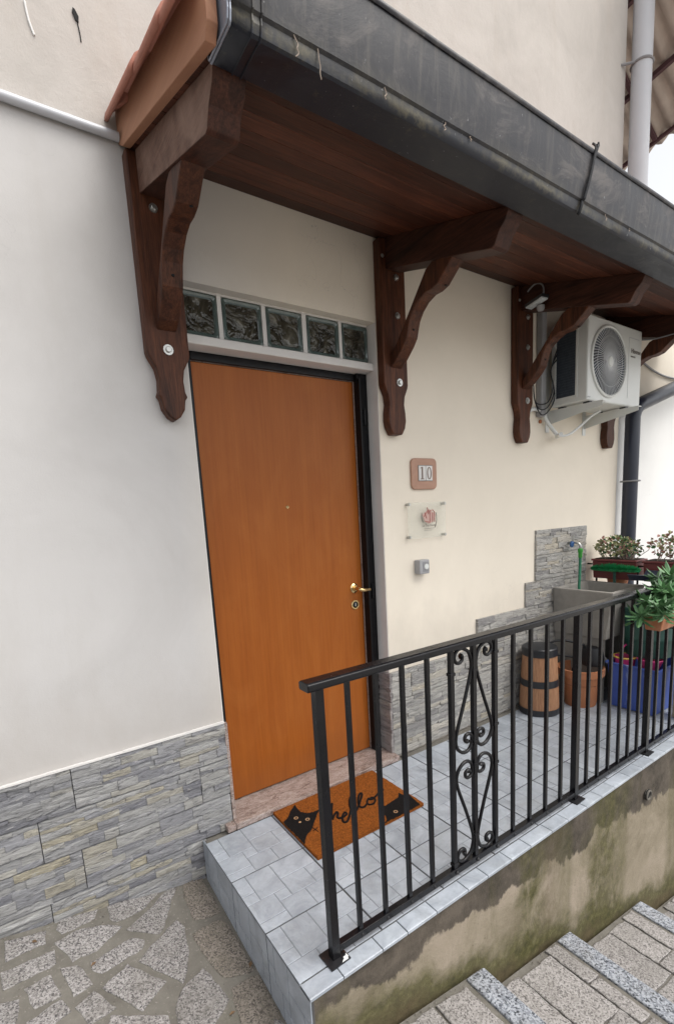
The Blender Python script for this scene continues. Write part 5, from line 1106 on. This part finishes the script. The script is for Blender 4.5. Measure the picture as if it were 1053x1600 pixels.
bk = thing('black_watering_can', 'black plastic watering can with a looped handle behind the terracotta pot', 'watering can', (2.40, -.14, .3))
m = MB(); m.lathe([(.07, 0), (.075, .05), (.06, .12), (.03, .13)], (2.50, -.30, .27), 22); m.obj('body', 'black_plastic', bk, smooth=True, auto=True)
m = MB(); m.tube(smooth_path([(2.47, -.26, .40), (2.40, -.16, .43), (2.34, -.10, .42), (2.32, -.07, .38), (2.36, -.09, .33), (2.45, -.22, .31)], 5), .008, 8); m.obj('handle', 'black_plastic', bk, smooth=True); m = MB(); m.tube([(2.55, -.33, .33), (2.61, -.38, .25), (2.66, -.42, .14)], .012, 8); m.obj('spout', 'cable', bk, smooth=True)
# end of the terrace: low parapet, thin rail, pale post
pr = MB(); pr.box(2.935, 3.10, -.83, -.001, .001, .68); o = pr.obj('parapet', 'concrete', None, bev=.01); tag(o, 'low concrete parapet closing the far end of the landing behind the sink', 'wall')
ps = MB(); ps.box(2.60, 2.69, -.832, -.765, .001, .47); o = ps.obj('end_post', 'post_concrete', None, bev=.008); tag(o, 'short pale weathered concrete post by the railing right of the blue tub', 'post')
tr = thing('thin_rail', 'thin black rail with short posts on the far end of the landing', 'railing', (2.96, -.4, .68))
m = MB(); m.tube([(2.945, -.002, .902), (2.945, -.84, .902)], .006, 8); m.obj('bar', 'black_metal', tr)
for y in (-.075, -.37, -.70): m = MB(); m.tube([(2.945, y, .68), (2.945, y, .90)], .007, 8); m.obj('post', 'black_metal', tr)
# plants
def leafball(c, rad, n, size, mat, parent, name, seed, flat=.5, up=0, hollow=0):
    r = random.Random(seed); m = MB()
    for i in range(n):
        while True:
            p = Vector((r.uniform(-1, 1), r.uniform(-1, 1), r.uniform(-1, 1)))
            if hollow < p.length < 1: break
        q = Vector((c[0] + p.x * rad[0], c[1] + p.y * rad[1], c[2] + p.z * rad[2])); s_ = size * r.uniform(.6, 1.25)
        d = (p * .8 + Vector((r.uniform(-1, 1), r.uniform(-1, 1), r.uniform(-.6, 1) + up))).normalized(); sd_ = d.cross(Vector((r.uniform(-1, 1), r.uniform(-1, 1), r.uniform(-1, 1)))).normalized() * s_ * .36; nn = d.cross(sd_).normalized() * s_ * .12
        a = q; m.add([tuple(a), tuple(a + d * s_ * .35 + sd_ + nn), tuple(a + d * s_ * .8 + sd_ * .7 + nn), tuple(a + d * s_), tuple(a + d * s_ * .8 - sd_ * .7 + nn), tuple(a + d * s_ * .35 - sd_ + nn)], [(0, 1, 2, 3), (0, 3, 4, 5)])
    return m.obj(name, mat, parent)
def window_box(y0, y1, label, x=2.985):
    p = thing('window_box', label, 'planter', (x, (y0 + y1) / 2, .8), 'dark red window boxes on the thin rail'); m = MB()
    m.prism([(x - .06, .80), (x + .06, .80), (x + .078, .925), (x + .07, .93), (x - .07, .93), (x - .078, .925)], 1, y0, y1); m.obj('trough', 'maroon', p, bev=.004)
    m = MB(); m.box(x - .086, x + .086, y0 - .008, y1 + .008, .9305, .945); m.obj('rim', 'maroon', p, bev=.004); m = MB(); m.box(x - .07, x + .07, y0 + .01, y1 - .01, .94, .948); m.obj('soil', 'soil', p); return p
window_box(-.37, -.06, 'dark red window box nearer the wall, above the green broom head'); window_box(-.83, -.42, 'dark red window box farther from the wall at the right edge')
def bushy(c, w_, h_, label, seed, dens=1.0, cols=('leaf_pale', 'leaf_pink', 'leaf_green'), n=(210, 90, 170), lean=0):
    p = thing('potted_plant', label, 'plant', c); r = random.Random(seed); m = MB()
    for i in range(22):
        b_ = Vector((c[0] + r.uniform(-.04, .04), c[1] + r.uniform(-w_, w_) * .8, c[2])); t_ = b_ + Vector((r.uniform(-.08, .08), r.uniform(-.09, .09), r.uniform(.5, 1) * h_)); mid = (b_ + t_) / 2 + Vector((r.uniform(-.02, .02), r.uniform(-.02, .02), 0))
        m.tube([b_, mid, t_], [.003, .0024, .0012], 5)
    m.obj('stems', 'twig', p)
    for k_, (mt, nn) in enumerate(zip(cols, n)):
        leafball((c[0], c[1] + r.uniform(-.02, .02), c[2] + h_ * .62), (.09, w_, h_ * .52), int(nn * dens), .027, mt, p, 'leaves', seed + k_)
    return p
bushy((2.985, -.21, .945), .16, .14, 'straggly pale pinkish plant in the window box nearer the wall', 5)
bushy((2.985, -.62, .945), .20, .17, 'pale green plant in the window box farther from the wall', 15, cols=('leaf_pale', 'leaf_green', 'leaf_pink'))
# broom
bo = thing('broom', 'green bristled broom head lying above the sink in front of the window box', 'broom', (2.87, -.25, .85))
m = MB(); r = random.Random(2); bc0 = Vector((2.90, -.06, .868)); bc1 = Vector((2.86, -.42, .878)); ax = (bc1 - bc0).normalized()
for i in range(1500):
    t_ = r.uniform(0, 1); e = math.sin(PI * min(1, max(0, t_))) ** .35; a = r.uniform(-.2, PI + .2); q = bc0.lerp(bc1, t_); d = Vector((0, 0, 1)) * math.sin(a) + ax.cross(Vector((0, 0, 1))) * math.cos(a) + ax * (t_ - .5) * 1.4; d.normalize()
    L_ = (.040 * e + .006) * r.uniform(.55, 1.15); s_ = ax * .0016; m.add([tuple(q - s_), tuple(q + s_), tuple(q + d * L_ + s_), tuple(q + d * L_ - s_)], [(0, 1, 2, 3)])
b_ = m.obj('bristles', 'green_bristle', bo); tag(b_, kind='stuff')
m = MB(); m.tube([bc0, bc0.lerp(bc1, .2), bc0.lerp(bc1, .8), bc1], [.008, .012, .012, .008], 10); m.obj('head', 'green_bristle', bo, smooth=True)
m = MB(); m.tube([bc0.lerp(bc1, .5) - Vector((0, 0, .015)), Vector((2.91, -.24, .40)), Vector((2.92, -.20, .01))], .010, 8); m.obj('handle', 'green_tub', bo)
# planter hanging on the railing
hp = thing('hanging_planter', 'pale terracotta trough hung on the outside of the black railing', 'planter', (2.1, -.93, .73))
PX0, PX1, PY0, PY1, PZ0, PZ1 = 1.88, 2.40, -.985, -.890, .722, .800
m = MB(); m.prism([(PY0 + .012, PZ0), (PY1 - .010, PZ0), (PY1, PZ1), (PY0, PZ1)], 0, PX0, PX1); m.obj('trough', 'terracotta_pot', hp, bev=.006)
m = MB(); m.box(PX0 - .006, PX1 + .006, PY0 - .006, PY1 + .0015, PZ1 + .0005, PZ1 + .014); m.obj('rim', 'terracotta_pot', hp, bev=.003); m = MB(); m.box(PX0 + .01, PX1 - .01, PY0 + .01, PY1 - .01, PZ1 + .0145, PZ1 + .017); m.obj('soil', 'soil', hp)
for x in (2.0, 2.28): m = MB(); m.tube([(x, PY0 - .008, PZ0 - .002), (x, PY1 - .002, PZ0 - .005), (x, PY1 + .001, .88), (x, PY1 + .0, .92), (x, -.866, .922), (x, -.845, .92)], .0035, 6); m.obj('hook', 'black_metal', hp)
su = thing('succulent_plant', 'bushy dark green succulent with pointed leaves over the railing end', 'plant', (2.05, -.93, .81)); r = random.Random(44)
nleaf = 0
for i in range(44):                                               # rosettes, each a spray of fleshy pointed leaves
    x = r.uniform(1.80, 2.42); y = r.uniform(PY0 - .05, PY1 + .07); z = .785 + r.uniform(.0, .19) * (1 - abs(x - 2.08) / .5)
    m = MB(); c = Vector((x, y, z)); m.tube([Vector((x * .6 + .4 * 2.03, -.93, .80)), c], .004, 5)
    for j in range(16):
        a = 2.4 * j + r.uniform(-.2, .2); el = r.uniform(-.75, .95); L_ = r.uniform(.05, .10); d = Vector((math.cos(a) * math.cos(el), math.sin(a) * math.cos(el), math.sin(el))); s_ = d.cross(Vector((0, 0, 1))).normalized(); n_ = s_.cross(d).normalized()
        w_ = L_ * .15
        q0 = c + d * .004; q1 = c + d * L_ * .4 - n_ * .002; q2 = c + d * L_ * .75 + n_ * .003; q3 = c + d * L_ + n_ * .012
        m.add([tuple(q0), tuple(q1 + s_ * w_), tuple(q1 - s_ * w_), tuple(q1 + n_ * w_ * .5), tuple(q2 + s_ * w_ * .8), tuple(q2 - s_ * w_ * .8), tuple(q2 + n_ * w_ * .5), tuple(q3), tuple(q1 - n_ * w_ * .5)],
              [(0, 1, 3), (0, 3, 2), (1, 4, 6, 3), (3, 6, 5, 2), (4, 7, 6), (6, 7, 5), (0, 8, 1), (0, 2, 8), (8, 2, 5, 7), (8, 7, 4, 1)])
    m.obj('rosette', 'leaf_green', su, smooth=False)
# dark tray and dried plant at the right edge
ty_ = thing('navy_tray', 'dark navy plastic tray behind the succulent at the right edge', 'tray', (2.75, -.72, .86))
m = MB(); m.prism([(2.62, .885), (2.66, .845), (2.86, .845), (2.90, .885), (2.885, .885), (2.85, .855), (2.67, .855), (2.635, .885)], 1, -.90, -.45); m.obj('tray', 'navy', ty_)
dp = thing('dried_plant', 'dry leggy plant with pale twigs and pinkish leaves in front of the navy tray', 'plant', (2.3, -.85, .93)); r = random.Random(9); m = MB()
for i in range(14):
    a = Vector((2.32 + r.uniform(-.08, .12), -.86 + r.uniform(-.05, .05), .84)); b_ = a + Vector((r.uniform(-.2, .25), r.uniform(-.1, .1), r.uniform(.04, .16))); m.tube([a, (a + b_) / 2 + Vector((0, 0, .02)), b_], .0028, 5)
m.obj('twigs', 'twig', dp); leafball((2.36, -.87, .93), (.16, .07, .06), 60, .035, 'leaf_pink', dp, 'leaves', 4); leafball((2.30, -.87, .90), (.14, .07, .04), 26, .03, 'twig', dp, 'dry_leaves', 6)
